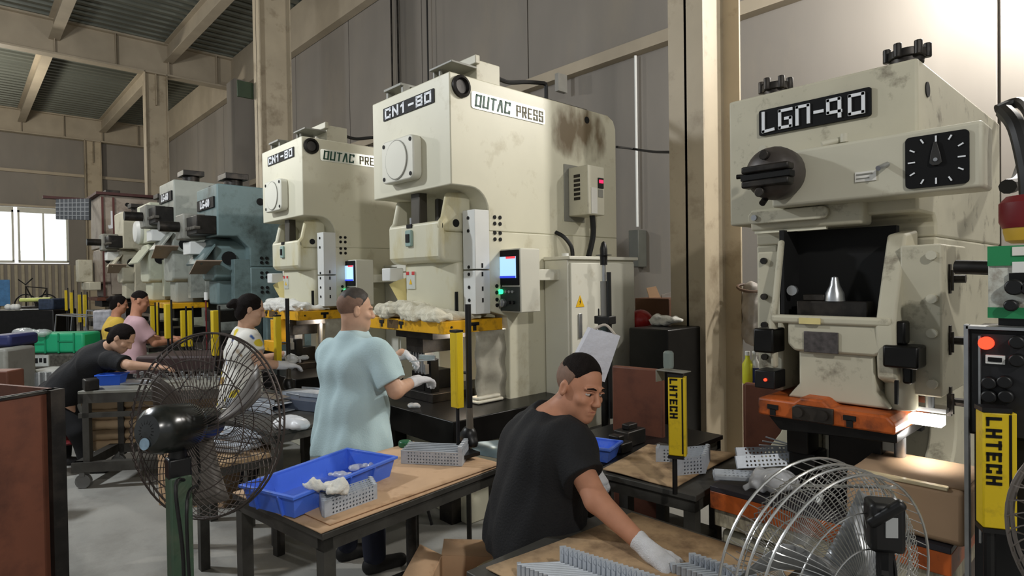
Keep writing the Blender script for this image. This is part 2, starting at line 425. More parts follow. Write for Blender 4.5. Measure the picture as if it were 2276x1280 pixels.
# roof deck, girders, secondary beams
dk = MB(); xs = []; x = XB
pr = []
while x < 8:
    pr += [(x, ZC), (x+.14, ZC), (x+.18, ZC+.12), (x+.32, ZC+.12)]; x += .36
pr += [(8.2, ZC), (8.2, ZC+.2), (XB, ZC+.2)]
dk.prism(pr, 'y', -9, 7.2)
struct(dk, 'ceiling', deck_m, smooth=False)
def ibeam(a, b, h, w, tf=.03, tw=.02):
    """I-beam whose top is at the z of a,b"""
    a = V(a); b = V(b); m_ = MB(); dz = V((0, 0, 1))
    m_.bar(a-dz*tf/2, b-dz*tf/2, w, tf); m_.bar(a-dz*(h-tf/2), b-dz*(h-tf/2), w, tf); m_.bar(a-dz*h/2, b-dz*h/2, tw, h-tf*2)
    return m_
CX_ = [-2.38-.0, -11.32, -20.30, -31.50]
for i, cx in enumerate(CX_):
    gx = cx-.17
    g = ibeam((gx, -9, ZC), (gx, YW, ZC), .98, .34, .05, .03)
    go = struct(g, 'trim_%d' % (10+i), beam_m)
    st = MB()
    for yy in (-6.15, -4.8, -3.4, -2.05, -.65, .72, 2.1, 3.5, 4.85, 6.2):
        st.box(gx-.16, gx+.16, yy-.008, yy+.008, ZC-.93, ZC-.05)
    st.build('stiffener', beam_m, go)
k = 20
for yy in (-6.15, -3.4, -.65, 2.1, 4.85, 6.78):
    for a, b in ((CX_[0]+6, CX_[0]), (CX_[0], CX_[1]), (CX_[1], CX_[2]), (CX_[2], CX_[3])):
        hh = 1.05 if yy > 6 else .50
        if yy > 6: o = struct(MB().box(b, a, yy-.1, yy+.1, 7.78, ZC), 'trim_%d' % k, beam_m)
        else:
            mm = ibeam((a, yy, ZC), (b, yy, ZC), .56, .24, .03, .02); o = struct(mm, 'trim_%d' % k, beam_m)
        k += 1
# columns: welded H sections
for i, cx in enumerate(CX_):
    y0, y1 = 4.2, 4.80
    c = MB().box(cx-.30, cx, y0, y0+.022, 0, 7.95).box(cx-.30, cx, y1-.022, y1, 0, 7.95).box(cx-.16, cx-.14, y0, y1, 0, 7.95)
    c.box(cx-.36, cx+.06, y0-.06, y1+.06, 0, .03).box(cx-.16, cx-.02, y0+.3-.01, y0+.31, 7.0, 7.95)
    struct(c, 'trim_%d' % (50+i), col_m)
# pier in the far wall corner
struct(MB().box(-19.9, -19.2, 6.35, 6.9, 0, 7.9), 'trim_60', wall_m)
# sign box on second column
sg = tag(MB().box(-11.66, -11.62, 3.9, 4.19, 5.12, 5.42).build('exit_sign', mat('dark_green_sign', '2A3A26', .5), bevel=.004), 'small dark green sign box high on the second steel column', 'sign')
# wall conduits and cords
for n, (a, top, bot, r, mt, lab) in enumerate(((PY(1412, 110, 6.82), 4.66, 2.35, .018, white_paint, 'pale vertical conduit on the back wall right of the front cream press'),
        (PY(870, 60, 6.82), 8.6, 3.2, .02, dark_steel, 'left one of the dark vertical conduits above the second cream press'),
        (PY(884, 60, 6.82), 8.6, 3.2, .02, dark_steel, 'right one of the dark vertical conduits above the second cream press'),
        (PY(950, 60, 6.75), 8.6, 3.2, .016, rubber, 'lone black cord hanging above the model sign of front cream press'))):
    tag(MB().cyl((a.x, a.y, bot), (a.x, a.y, top), r, n=8).build('wall_conduit' if n < 3 else 'cable', mt), lab, 'conduit' if n < 3 else 'cable')
a = PY(1412, 590, 6.75)
jb = tag(MB().box(a.x-.07, a.x+.09, 6.70, 6.89, 1.80, 2.30).build('junction_box', mat('grey_box', '55564F', .5), bevel=.01), 'grey box at the foot of the pale wall conduit', 'electrical box')
tag(MB().tube(smoothpath([PX(1368, 326, -3.22)+V((0, .02, 0)), PY(1400, 330, 5.2), PY(1450, 337, 5.0), PY(1497, 338, 4.25)]), .012).build('cable', rubber), 'black cable sagging from the front cream press to the steel column', 'cable')
tag(MB().box(-6.1, -6.03, 6.55, 6.74, 4.42, 4.68).build('hanger_bracket', mat('hanger_grey', '8D8B84', .5)), 'small grey hanger bracket under the wall ledge', 'bracket')
# ------------------------------------------------------------------ C-frame presses
XR, ZR = V((1, 0, 0)), V((0, 0, 1))
def side_cream(name='press_side_cream', yc=1.30, zc=2.82):
    """cream paint with a burnt oily stain below the top vent, fixed to the frame"""
    mt = mat(name, 'D2CEB8', .42, var=.04, scale=3, dirt='AEA588', damt=.14, dscale=4)
    nt = mt.node_tree; L = nt.links; b = nt.nodes['Principled BSDF']; src = b.inputs['Base Color'].links[0].from_socket
    tc = nt.nodes.new('ShaderNodeTexCoord'); mp = nt.nodes.new('ShaderNodeMapping'); mp.vector_type = 'TEXTURE'
    mp.inputs['Location'].default_value = (.5, yc, zc); mp.inputs['Scale'].default_value = (.9, .48, .32)
    gr = nt.nodes.new('ShaderNodeTexGradient'); gr.gradient_type = 'SPHERICAL'
    n = nt.nodes.new('ShaderNodeTexNoise'); n.inputs['Scale'].default_value = 7; n.inputs['Detail'].default_value = 6
    mx = nt.nodes.new('ShaderNodeMapping'); mx.inputs['Scale'].default_value = (1, 1, .45)
    L.new(tc.outputs['Object'], mp.inputs[0]); L.new(mp.outputs[0], gr.inputs[0]); L.new(tc.outputs['Object'], mx.inputs[0]); L.new(mx.outputs[0], n.inputs[0])
    mu = nt.nodes.new('ShaderNodeMath'); mu.operation = 'MULTIPLY_ADD'; mu.inputs[1].default_value = 2.2; mu.inputs[2].default_value = -.9
    L.new(n.outputs['Fac'], mu.inputs[0]); ad = nt.nodes.new('ShaderNodeMath'); ad.operation = 'ADD'
    L.new(mu.outputs[0], ad.inputs[0]); L.new(gr.outputs['Fac'], ad.inputs[1])
    m2 = nt.nodes.new('ShaderNodeMath'); m2.operation = 'MULTIPLY'; L.new(ad.outputs[0], m2.inputs[0])
    r1 = nt.nodes.new('ShaderNodeValToRGB'); r1.color_ramp.elements[0].position = .02; r1.color_ramp.elements[1].position = .3; L.new(gr.outputs['Fac'], r1.inputs[0])
    L.new(r1.outputs[0], m2.inputs[1])
    r = nt.nodes.new('ShaderNodeValToRGB'); r.color_ramp.elements[0].position = .25; r.color_ramp.elements[1].position = .95; L.new(m2.outputs[0], r.inputs[0])
    mi = nt.nodes.new('ShaderNodeMix'); mi.data_type = 'RGBA'; L.new(r.outputs[0], mi.inputs[0]); L.new(src, mi.inputs[6]); mi.inputs[7].default_value = lin('75664F')
    L.new(mi.outputs[2], b.inputs['Base Color']); return mt
screen_m = mat('lit_screen', '9FC8F2', .2, var=0, emit=1.1)
screen_b = mat('screen_blue', '2A3CC8', .2, var=0, emit=1.0)
screen_r = mat('screen_red', 'E0404A', .2, var=0, emit=1.0)
green_on = mat('green_lamp', '2FE08A', .3, var=0, emit=2.5)
red_on = mat('red_lamp', 'FF3A22', .3, var=0, emit=2.5)
amber = mat('amber_plate', 'D8C98A', .5, var=.2)
plate_w = mat('plate_silver', 'D9DCD2', .25, .3, var=.06, scale=12)
plate_k = mat('plate_black', '101011', .65, var=0, spec=.2)
letter_w = mat('letter_white', 'DDE0E4', .5, var=0)
letter_g = mat('letter_green', '1F4A3C', .5, var=.1)
letter_b = mat('letter_brown', '5A5234', .5, var=.1)
paper = mat('paper', 'D8D6CE', .8, var=.06)
red_ink = mat('red_ink', 'C23A3A', .7, var=0)
warn_y = mat('warning_yellow', 'E8B818', .5, var=0)
slide_m = mat('slide_cream', 'D0CCB4', .4, var=.07, scale=3, dirt='B8A868', damt=.3, dscale=3, stretch=(1, 1, .4))
stained = side_cream()

def mkcn():
    O = V((-3.7, 2.42, 0))
    P = thing('mechanical_press', 'front cream power press with a burnt stain and drive box on its side', 'press', O, group='cream power presses')
    W = .5
    m_ = MB()
    hd = [(0, 2.295), (.16, 2.295)]
    for i in range(1, 7):
        a = math.radians(90-15*i); hd.append((.16+.16*math.cos(a), 2.135+.16*math.sin(a)))
    hd += [(.32, 2.0), (1.77, 2.0), (1.77, 2.93), (1.74, 3.0), (1.66, 3.035), (0, 3.04)]
    m_.prism(hd, 'x', -W, W)
    ck = [(.32, 2.0), (.32, 1.44), (.48, 1.40), (.50, 1.30), (.50, .80), (.10, .60), (.10, 0), (1.77, 0), (1.77, 2.0)]
    for a, b in ((-W, -.36), (.36, W)): m_.prism(ck, 'x', a, b)
    m_.box(-.36, .36, 1.0, 1.1, 0, 2.0).box(-.36, .36, .12, .2, 0, .55)
    fr = m_.build('frame', stained, P, local=True, bevel=.008)
    # seam line and bolt holes of the side
    b = MB()
    for dz in (1.99, 1.93, 1.87, 1.81):
        pass
    for z in (2.10, 2.055, 1.99, 1.945):
        for y in (.375, .425): b.cyl((W-.01, y, z), (W+.006, y, z), .014, n=10)
    for z in (1.615, 1.57, 1.52, 1.48):
        for y in (.385, .435): b.cyl((W-.01, y, z), (W+.006, y, z), .014, n=10)
    b.cyl((W-.01, 1.39, 2.95), (W+.004, 1.39, 2.95), .028, n=16)
    b.build('bolt_hole', black_m, P, local=True, kind='stuff')
    h = MB().lathe([(.075, 0), (.075, .02), (.055, .028), (.045, .01), (.0, .008)], (W, .09, 2.955), (1, 0, 0), 20).build('round_plug', dark_steel, P, local=True)
    # round cover of the front
    c = MB().prism(rrect(-.25, .17, 2.375, 2.685, .05), 'y', -.075, 0).build('crank_cover', cream, P, local=True, bevel=.01)
    c2 = MB()
    c2.lathe([(.142, 0), (.142, .006), (.138, .006), (.138, 0)], (-.045, -.075, 2.53), (0, -1, 0), 36).build('ring_groove', grey_paint, c, local=True)
    MB().cyl((-.045, -.075, 2.53), (-.045, -.084, 2.53), .137, n=36).build('round_lid', cream, c, local=True, bevel=.003)
    for bx in (-.215, .135):
        for bz in (2.41, 2.65): MB().cyl((bx, -.07, bz), (bx, -.079, bz), .015, n=10).build('bolt', black_m, c, local=True)
    # name plates
    n = MB().prism(rrect(-.33, .33, 2.872, 2.968, .006), 'y', -.006, 0).build('name_plate', plate_k, P, local=True)
    block_text('CN1-80', .084, .078, .020, .020, letter_w, O+V((0, -.008, 2.920)), XR, ZR, P)
    n = MB().prism(rrect(.18, .895, 2.83, 2.945, .02), 'x', W, W+.006).build('maker_plate', plate_w, P, local=True)
    block_text('OUTAC', .055, .088, .012, .015, letter_g, O+V((W+.008, .375, 2.888)), (0, 1, 0), ZR, P, shear=.12)
    block_text('PRESS', .044, .082, .014, .012, letter_b, O+V((W+.008, .735, 2.885)), (0, 1, 0), ZR, P)
    # slide
    s_ = MB()
    s_.prism([(.02, 1.81), (.02, 2.07), (.07, 2.07), (.07, 1.86), (.09, 1.80), (.5, 1.78), (.5, 1.9), (.12, 1.9)] if False else
             [(.02, 1.83), (.05, 1.79), (.45, 1.76), (.45, 2.0), (.07, 2.0), (.07, 2.075), (.02, 2.075)], 'x', -.33, .335)
    for a, b in ((-.33, -.285), (.29, .335)):
        s_.prism([(.02, 2.0), (.02, 2.07), (.05, 2.10), (.09, 2.27), (.30, 2.29), (.30, 2.0)], 'x', a, b)
    up = s_.build('slide', slide_m, P, local=True, bevel=.022, seg=3)
    MB().prism([(-.235, .12), (-.19, .085), (.15, .085), (.335, .17), (.335, .45), (-.235, .45)], 'z', 1.39, 1.80).build('slide_lower', slide_m, P, local=True, bevel=.03, seg=3)
    MB().box(-.28, .28, .45, .5, 1.8, 2.3).build('recess', black_m, P, local=True)
    MB().cyl((0, .32, 1.95), (0, .32, 2.32), .08).box(-.06, .05, .05, .12, 2.06, 2.32).build('connecting_rod', mat('rod_dark', '4A463E', .4, .3), P, local=True, bevel=.006)
    MB().cyl((-.12, .1, 2.06), (-.12, .1, 2.13), .02).build('tie_bolt', steel, P, local=True)
    for px_, z_ in ((.333, 2.13),):
        MB().cyl((.32, .16, 2.06), (.339, .16, 2.06), .028, n=16).build('slide_hole', black_m, P, local=True)
    MB().box(.3355, .342, .14, .165, 1.40, 1.58).build('slide_slot', black_m, P, local=True)
    g = MB().prism(rrect(-.07, .005, 1.91, 2.03, .012), 'y', .00, .025).build('gauge_box', mat('gauge_teal', '8FA8A0', .4), P, local=True, bevel=.006)
    MB().box(-.055, -.01, -.006, .0, 1.94, 2.0).build('gauge_glass', plate_k, g, local=True)
    MB().box(-.07, -.0, .014, .021, 2.045, 2.072).build('small_label', plate_k, P, local=True)
    lb = MB().box(-.175, -.065, .076, .085, 1.60, 1.73).build('warning_label', plate_w, P, local=True)
    MB().box(-.175, -.14, .073, .076, 1.705, 1.73).box(-.10, -.065, .073, .076, 1.705, 1.73).build('red_heading', red_ink, lb, local=True)
    MB().prism([(-.135, 1.635), (-.10, 1.635), (-.1175, 1.672)], 'y', .073, .076).build('warning_triangle', warn_y, lb, local=True)
    # gibs
    for a, b, nm in ((.365, .5, 1), (-.5, -.365, 0)):
        for z0, z1 in ((1.735, 2.145), (1.425, 1.725)):
            MB().box(a, b, .195, .325, z0, z1).build('gib', white_paint if nm else cream, P, local=True, bevel=.004)
        bb = MB()
        for z in (2.09, 2.0, 1.75, 1.70, 1.61, 1.52): bb.cyl((a+.065, .19, z), (a+.065, .20, z), .012, n=10)
        for z in (1.76, 1.70, 1.60, 1.52): bb.box(b-.002, b+.004, .25, .262, z-.015, z+.015) if nm else None
        bb.build('gib_bolt', black_m, P, local=True, kind='stuff')
    # side junction cup left of the slide and yellowish cone
    MB().box(-.37, -.25, -.02, .10, 1.66, 1.76).build('junction_cup', white_paint, P, local=True, bevel=.008)
    MB().cyl((-.31, .12, 1.66), (-.24, .16, 1.42), .10, .05, n=16).build('drain_cone', amber, P, local=True)
    # yellow bolster plate under the slide
    yp = MB()
    for a, b in ((-.51, .45),):
        yp.box(a, b, -.05, .48, 1.30, 1.385)
    yo = yp.build('slide_plate', yellow_paint, P, local=True, bevel=.004)
    tt = MB()
    for x_ in (-.33, -.06): tt.box(x_-.03, x_+.03, -.054, -.04, 1.345, 1.368).box(x_-.012, x_+.012, -.054, -.04, 1.318, 1.35)
    for y_ in (.22,): tt.box(.44, .454, y_-.04, y_+.04, 1.345, 1.368).box(.44, .454, y_-.014, y_+.014, 1.31, 1.35)
    tt.cyl((.44, .02, 1.345), (.455, .02, 1.345), .008)
    tt.build('t_slot', black_m, yo, local=True)
    MB().box(-.25, -.10, -.0525, -.05, 1.315, 1.375).build('wear_patch', mat('bare_patch', '5A4526', .5, var=.4, scale=30), yo, local=True)
    # bed
    bd = MB().box(-.78, .77, -.22, .9, .63, .80)
    bo = bd.build('bed_plate', oily, P, local=True, bevel=.006)
    MB().box(-.45, .45, .0, .5, .58, .63).box(-.42, -.28, .02, .4, 0, .6).box(.28, .42, .02, .4, 0, .6).build('bed_support', dark_steel, P, local=True)
    # die set
    MB().box(-.30, .22, .02, .40, .80, .86).build('die_shoe', dark_steel, P, local=True, bevel=.003)
    MB().box(-.28, .20, .04, .38, 1.24, 1.30).box(-.20, .02, .08, .34, 1.13, 1.24).build('upper_shoe', dark_steel, P, local=True, bevel=.003)
    d = MB().box(-.10, .06, .06, .30, .86, 1.0).box(.08, .16, .05, .12, .86, 1.1); d.build('lower_die', oily, P, local=True, bevel=.003)
    for q in range(6): MB().box(-.18+q*.035, -.16+q*.035, .10, .18, 1.05-.02*(q % 3), 1.14).build('punch', steel, P, local=True)
    for q in range(7): MB().box(.03+q*.02, .045+q*.02, .0, .03, 1.0+.012*(q % 2), 1.07+.02*(q % 3)).build('comb_tooth', steel, P, local=True)
    for x_ in (-.26, .18): MB().cyl((x_, .3, .86), (x_, .3, 1.25), .022).build('guide_post', steel, P, local=True)
    # translucent chip guard sheet behind the die with wrinkles
    sh = MB(); N = 14
    vs = [(.40+.006*math.sin(i*1.9), .24+.02*0+i*.0, 0) for i in range(N)]
    gv = []; 
    for i in range(N+1):
        for j in range(7):
            z = .80+i*(.50/N); y = .22+j*.05
            gv.append((.455+.010*math.sin(i*1.15+j*.45)+.004*math.sin(j*2.2), y, z))
    gf = [(i*7+j, i*7+j+1, (i+1)*7+j+1, (i+1)*7+j) for i in range(N) for j in range(6)]
    MB().add(gv, gf).build('chip_guard', mat('guard_sheet', 'A8A496', .35, var=.2, scale=8, dirt='6A6250', damt=.5), P, local=True, solid=.003)
    # control box
    hb = MB().box(.47, .70, .43, .62, 1.43, 1.875).build('control_box', cream, P, local=True, bevel=.006)
    MB().box(.48, .69, .42, .431, 1.62, 1.865).build('screen_bezel', plate_k, hb, local=True, bevel=.004)
    sc_ = MB().box(.505, .665, .414, .421, 1.67, 1.82).build('screen', screen_m, hb, local=True)
    MB().box(.505, .665, .412, .415, 1.67, 1.685).build('screen_strip', screen_b, hb, local=True)
    MB().box(.57, .665, .412, .415, 1.805, 1.82).build('screen_alert', screen_r, hb, local=True)
    MB().box(.48, .69, .42, .431, 1.44, 1.61).build('button_panel', mat('panel_dark', '2C3230', .4), hb, local=True)
    MB().cyl((.515, .42, 1.575), (.515, .40, 1.575), .017).build('green_button', green_on, hb, local=True)
    MB().cyl((.535, .42, 1.495), (.535, .395, 1.495), .03, n=18).box(.527, .543, .385, .398, 1.472, 1.518).build('selector_knob', steel, hb, local=True, bevel=.002)
    for q in range(3): MB().cyl((.565+.035*q, .42, 1.575), (.565+.035*q, .408, 1.575), .010).build('button', steel, hb, local=True)
    for q in range(2): MB().cyl((.60+.04*q, .42, 1.50), (.60+.04*q, .402, 1.50), .012).build('button', black, hb, local=True)
    MB().box(.55, .66, .58, .95, 1.65, 1.73).build('box_arm', cream, P, local=True, bevel=.004)
    # frequency drive
    MB().box(.5, .508, 1.10, 1.34, 2.11, 2.56).build('drive_back_plate', grey_paint, P, local=True, bevel=.004)
    dv = MB().box(.508, .71, 1.145, 1.345, 2.15, 2.53).build('inverter_drive', cream_old, P, local=True, bevel=.008)
    vt = MB()
    for q in range(6): vt.box(.57, .63, 1.14, 1.146, 2.27+q*.035, 2.292+q*.035)
    vt.build('vent', dark_steel, dv, local=True)
    MB().box(.708, .714, 1.18, 1.25, 2.16, 2.36).build('label', paper, dv, local=True)
    MB().box(.708, .718, 1.262, 1.325, 2.36, 2.44).build('display_frame', black, dv, local=True)
    MB().box(.716, .721, 1.27, 1.317, 2.40, 2.425).build('red_display', mat('drive_led', 'F0204A', .3, var=0, emit=2.2), dv, local=True)
    MB().box(.708, .714, 1.265, 1.32, 2.29, 2.35).build('key_pad', grey_paint, dv, local=True)
    MB().tube(smoothpath([(.66, 1.25, 2.16), (.65, 1.27, 2.0), (.64, 1.22, 1.82)]), .022, 8).build('drive_cable', rubber, P, local=True)
    MB().tube(smoothpath([(.5, 1.0, 2.02), (.56, 1.03, 1.98), (.60, 1.07, 1.90), (.60, 1.08, 1.80)]), .016, 8).build('frame_cable', rubber, P, local=True)
    # roof fittings
    MB().box(.18, .44, .28, .50, 3.04, 3.20).box(.15, .47, .25, .29, 3.16, 3.22).build('motor_housing', cream_old, P, local=True, bevel=.006)
    MB().box(.20, .46, .05, .27, 3.125, 3.14).box(.20, .22, .08, .25, 3.04, 3.13).box(.27, .29, .08, .10, 3.04, 3.13).build('motor_bracket', grey_paint, P, local=True, bevel=.003)
    MB().box(-.36, -.12, .02, .2, 3.105, 3.125).box(-.36, -.33, .04, .1, 3.035, 3.11).box(-.15, -.12, .04, .1, 3.035, 3.11).build('roof_bracket', grey_paint, P, local=True, bevel=.003)
    MB().tube(smoothpath([(.40, .50, 3.13), (.40, .62, 3.12), (.40, .80, 3.16), (.40, .98, 3.19), (.40, 1.0, 3.19), (.40, 1.02, 3.17), (.40, 1.02, 3.0)]), .016, 8).build('air_pipe', rubber, P, local=True)
    MB().box(-.3, .42, .75, 1.5, 3.03, 3.075).build('roof_lid', dark_steel, P, local=True, bevel=.01)
    return P
P1 = mkcn()
P2 = copy_tree(P1); P2.location.x -= 2.31
P2['label'] = 'second cream power press, partly hidden behind the front cream one and left of its head'

def electrical_cabinet():
    X1 = -2.956; Y0, Y1 = 3.28, 4.09
    C = thing('electrical_cabinet', 'tall cream electrical cabinet with yellow warning triangle beside the front cream press', 'cabinet', ((X1-3.19)/2, (Y0+Y1)/2, .25))
    MB().box(-3.19, X1, Y0, Y1, .25, 1.80).build('cabinet_body', cream, C, bevel=.006)
    d = MB().box(X1, X1+.018, Y0+.02, Y1-.02, .28, 1.775).build('door', white_paint if False else cream, C, bevel=.004)
    MB().box(X1+.018, X1+.03, Y0+.09, Y0+.125, 1.22, 1.40).build('handle', steel, d, bevel=.003)
    tr = MB().prism([(Y0+.065, 1.45), (Y0+.16, 1.45), (Y0+.1125, 1.535)], 'x', X1+.018, X1+.022).build('warning_triangle', warn_y, d)
    MB().prism([(Y0+.105, 1.465), (Y0+.12, 1.488), (Y0+.112, 1.492), (Y0+.12, 1.518), (Y0+.103, 1.486), (Y0+.112, 1.484)], 'x', X1+.022, X1+.024).build('lightning_mark', black_m, tr)
    MB().box(-3.19, X1+.03, Y0-.01, Y1+.02, 1.80, 1.825).build('cabinet_top', cream, C, bevel=.004)
    for y in (3.36, 3.8): MB().cyl((-3.05, y, 1.825), (-3.05, y, 1.85), .028).build('cable_gland', white_paint, C)
    return C
EC = electrical_cabinet()
E2 = copy_tree(EC); E2.location.x -= 2.31; E2['label'] = 'cream electrical cabinet beside the second cream press, mostly hidden by the front press'

# ------------------------------------------------------------------ nearest press (front wide open head with dial)
def mklgn():
    xl, xr, yf, yb = -1.295, -.59, 2.5, 4.05; zt = 2.42
    O = V(((xl+xr)/2, yf, 0))
    P = thing('mechanical_press', 'nearest cream power press with black tick dial and big brown knob on its head', 'press', O)
    m_ = MB()
    m_.prism([(yf, 1.88), (yf+.22, 1.88), (yf+.25, 1.85), (yf+.25, 1.80), (yb, 1.80), (yb, 2.44), (yf, zt)], 'x', xl, xr)
    ck = [(yf+.25, 1.80)]
    ck += [(yf+.25, 1.28), (yf+.38, 1.24)]
    for i in range(0, 7):
        a = math.radians(60-20*i); ck.append((yf+.40+.17*math.cos(a), 1.03+.17*math.sin(a)))
    ck += [(yf+.25, .80), (yf+.1, .78), (yf, .72), (yf, 0), (yb, 0), (yb, 1.80)]
    m_.prism(ck, 'x', xl, xl+.10); m_.prism(ck, 'x', xr-.10, xr)
    m_.box(xl+.1, xr-.1, yf+.75, yf+.8, 0, 1.8)
    fr = m_.build('frame', cream_worn, P, bevel=.010)
    # front lower lip of head
    MB().box(xl+.12, xr-.16, yf-.06, yf+.05, 1.845, 1.935).build('head_lip', cream_worn, P, bevel=.012)
    t = MB().prism(rrect(-1.17, -.86, 1.872, 1.922, .022), 'y', yf-.09, yf-.06).build('pull_bar', cream_worn, P, bevel=.004)
    MB().cyl((-1.14, yf-.085, 1.897), (-1.14, yf-.10, 1.897), .012).build('screw', steel, t)
    MB().box(-1.16, -.88, yf-.05, yf-.03, 1.835, 1.85).build('work_light', mat('lamp_tube', 'D8D4BE', .4, var=0), P)
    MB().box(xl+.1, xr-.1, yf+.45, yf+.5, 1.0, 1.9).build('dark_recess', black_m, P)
    # dial housing
    dh = MB().box(-1.045, -.382, 2.35, yf, 1.925, 2.135)
    D = dh.build('dial_housing', cream_old, P, bevel=.012, seg=3)
    MB().prism(rrect(-.59, -.417, 1.942, 2.112, .014), 'y', 2.342, 2.35).build('dial_face', plate_k, D)
    cx, cz = -.5035, 2.027
    for i in range(12):
        a = math.radians(90-30*i); long_ = i % 3 == 0
        r0, r1 = (.058, .078) if long_ else (.066, .082)
        if not long_ : r0, r1 = .068, .084
        pa = V((cx+math.cos(a)*r0, 2.340, cz+math.sin(a)*r0)); pb = V((cx+math.cos(a)*r1, 2.340, cz+math.sin(a)*r1))
        MB().bar(pa, pb, .0045, .003, up=V((0, 1, 0))).build('tick_mark', letter_w, D)
    MB().prism([(cx-.017, cz-.01), (cx-.008, cz-.018), (cx+.008, cz-.018), (cx+.017, cz-.01), (cx+.013, cz+.015), (cx+.003, cz+.058), (cx-.005, cz+.058), (cx-.014, cz+.015)], 'y', 2.334, 2.34).build('pointer', mat('pointer_grey', '2E2D2B', .4), D, bevel=.001)
    MB().cyl((cx, 2.336, cz), (cx, 2.331, cz), .006).build('pointer_hub', steel, D)
    MB().cyl((-.645, 2.35, 2.035), (-.66, 2.305, 2.018), .009, n=12).build('oil_nipple', steel, D)
    lb = MB().box(-.745, -.678, 2.346, 2.35, 1.985, 2.02).build('paper_label', paper, D)
    MB().box(-.74, -.69, 2.344, 2.347, 2.008, 2.013).box(-.74, -.70, 2.344, 2.347, 1.995, 1.998).build('print_line', grey_paint, lb)
    MB().cyl((-.86, 2.36, 2.14), (-.80, 2.40, 2.155), .012).cyl((-.79, 2.38, 2.14), (-.79, 2.38, 2.17), .013).build('grease_fitting', cream_old, D)
    # big knob: ribbed ball with a slot
    kn = V((-1.0, 2.27, 2.045))
    K = MB().lathe([(.05, .10), (.085, .085), (.098, .05), (.10, .0), (.092, -.035), (.066, -.062), (.03, -.07), (.0, -.072)], kn, (0, 1, 0), 26).build('clutch_knob', mat('knob_brown', '4A4440', .45, .2, var=.25, scale=20), P)
    MB().box(kn.x-.092, kn.x+.092, kn.y-.078, kn.y-.03, kn.z-.028, kn.z-.004).build('knob_slot', black_m, K, bevel=.003)
    MB().box(kn.x-.085, kn.x+.09, kn.y-.088, kn.y-.03, kn.z-.056, kn.z-.03).box(kn.x-.085, kn.x+.09, kn.y-.088, kn.y-.03, kn.z-.002, kn.z+.024).build('knob_rib', dark_steel, K, bevel=.006)
    MB().cyl((kn.x, kn.y-.06, kn.z+.062), (kn.x, kn.y-.085, kn.z+.058), .018).cyl((kn.x-.02, kn.y-.06, kn.z-.074), (kn.x-.02, kn.y-.08, kn.z-.076), .018).build('knob_screw', dark_steel, K, bevel=.003)
    MB().cyl((kn.x-.09, kn.y-.01, kn.z), (kn.x-.135, kn.y-.02, kn.z+.002), .009).cyl((kn.x-.03, kn.y, kn.z-.09), (kn.x-.03, kn.y-.03, kn.z-.112), .012).build('knob_pin', dark_steel, K)
    MB().cyl((-1.06, 2.34, 2.15), (-1.06, 2.31, 2.15), .016).build('housing_bolt', cream_old, P)
    # name plate with block letters
    MB().prism(rrect(-1.155, -.735, 2.245, 2.350, .008), 'y', yf-.012, yf).build('name_plate', plate_k, P)
    yy = yf-.0155
    def stroke(pts, x0, s=1.0):
        mb_ = MB(); q = [V((x0+p[0]*.046, yy, 2.262+p[1]*.068)) for p in pts]
        for i in range(len(q)-1):
            d = (q[i+1]-q[i]).normalized()*.0045
            mb_.bar(q[i]-d, q[i+1]+d, .0115, .006, up=V((0, 1, 0)))
        return mb_.build('lettering', letter_w, P)
    stroke([(0, 1.1), (0, -.05), (.9, 0)], -1.135)
    stroke([(1, 1), (0, 1), (0, 0), (.95, 0), (.95, .5), (.5, .5)], -1.067)
    stroke([(0, 0), (0, 1), (.95, 1), (.95, 0)], -.998)
    stroke([(0, .5), (.6, .5)], -.93)
    stroke([(1, 0.3), (0, .3), (0, 1), (.9, 1), (.9, 0)], -.882)
    stroke([(0, 0), (0, 1), (1, 1), (1, 0), (0, 0)], -.805)
    # top eyebolt caps
    for tx in (-1.12, -.64):
        cap = MB(); r = .062 if tx > -1 else .055
        cap.cyl((tx, yf+.07, zt), (tx, yf+.07, zt+.022), r*.86, n=20).cyl((tx, yf+.07, zt+.02), (tx, yf+.07, zt+.05), r, r*.97, n=20)
        for q in range(6):
            a = q*math.pi/3+.3; cap.cyl((tx+r*math.cos(a), yf+.07+r*math.sin(a), zt+.018), (tx+r*math.cos(a), yf+.07+r*math.sin(a), zt+.068), .014, n=8)
        cap.build('roof_cap', dark_steel, P, bevel=.003)
    # round holes in the right side
    hb = MB()
    for y, z in ((yf+.12, 2.33), (yf+1.18, 2.34)): hb.cyl((xr-.01, y, z), (xr+.004, y, z), .028 if y < 3 else .022, n=16)
    hb.build('side_hole', black_m, P)
    # slide
    sx0, sx1 = -1.035, -.625
    ps = MB()
    ps.box(sx0, sx1, 2.31, 2.35, 1.478, 1.51)                      # top lip of the open pocket
    ps.prism([(2.31, 1.48), (2.34, 1.56), (2.40, 1.80), (2.43, 1.80), (2.36, 1.5), (2.36, 1.3), (2.33, 1.3)], 'x', sx0-.01, sx0+.012)
    ps.prism([(2.31, 1.48), (2.34, 1.56), (2.45, 1.80), (2.6, 1.82), (2.6, 1.2), (2.33, 1.3)], 'x', sx1-.05, sx1+.01)
    MB().box(sx0-.01, sx0+.008, 2.42, 2.9, 1.5, 1.84).box(sx0, sx1-.05, 2.56, 2.6, 1.5, 1.84).box(sx0, sx1-.05, 2.40, 2.58, 1.49, 1.505).build('pocket_black_fill', black_m, P)  # black sheets added so the inside of the open pocket reads black
    ps.prism([(sx0+.06, 1.50), (sx1-.01, 1.50), (sx1-.01, 1.40), (sx1-.055, 1.375), (sx0+.085, 1.375), (sx0+.06, 1.40)], 'y', 2.32, 2.55)
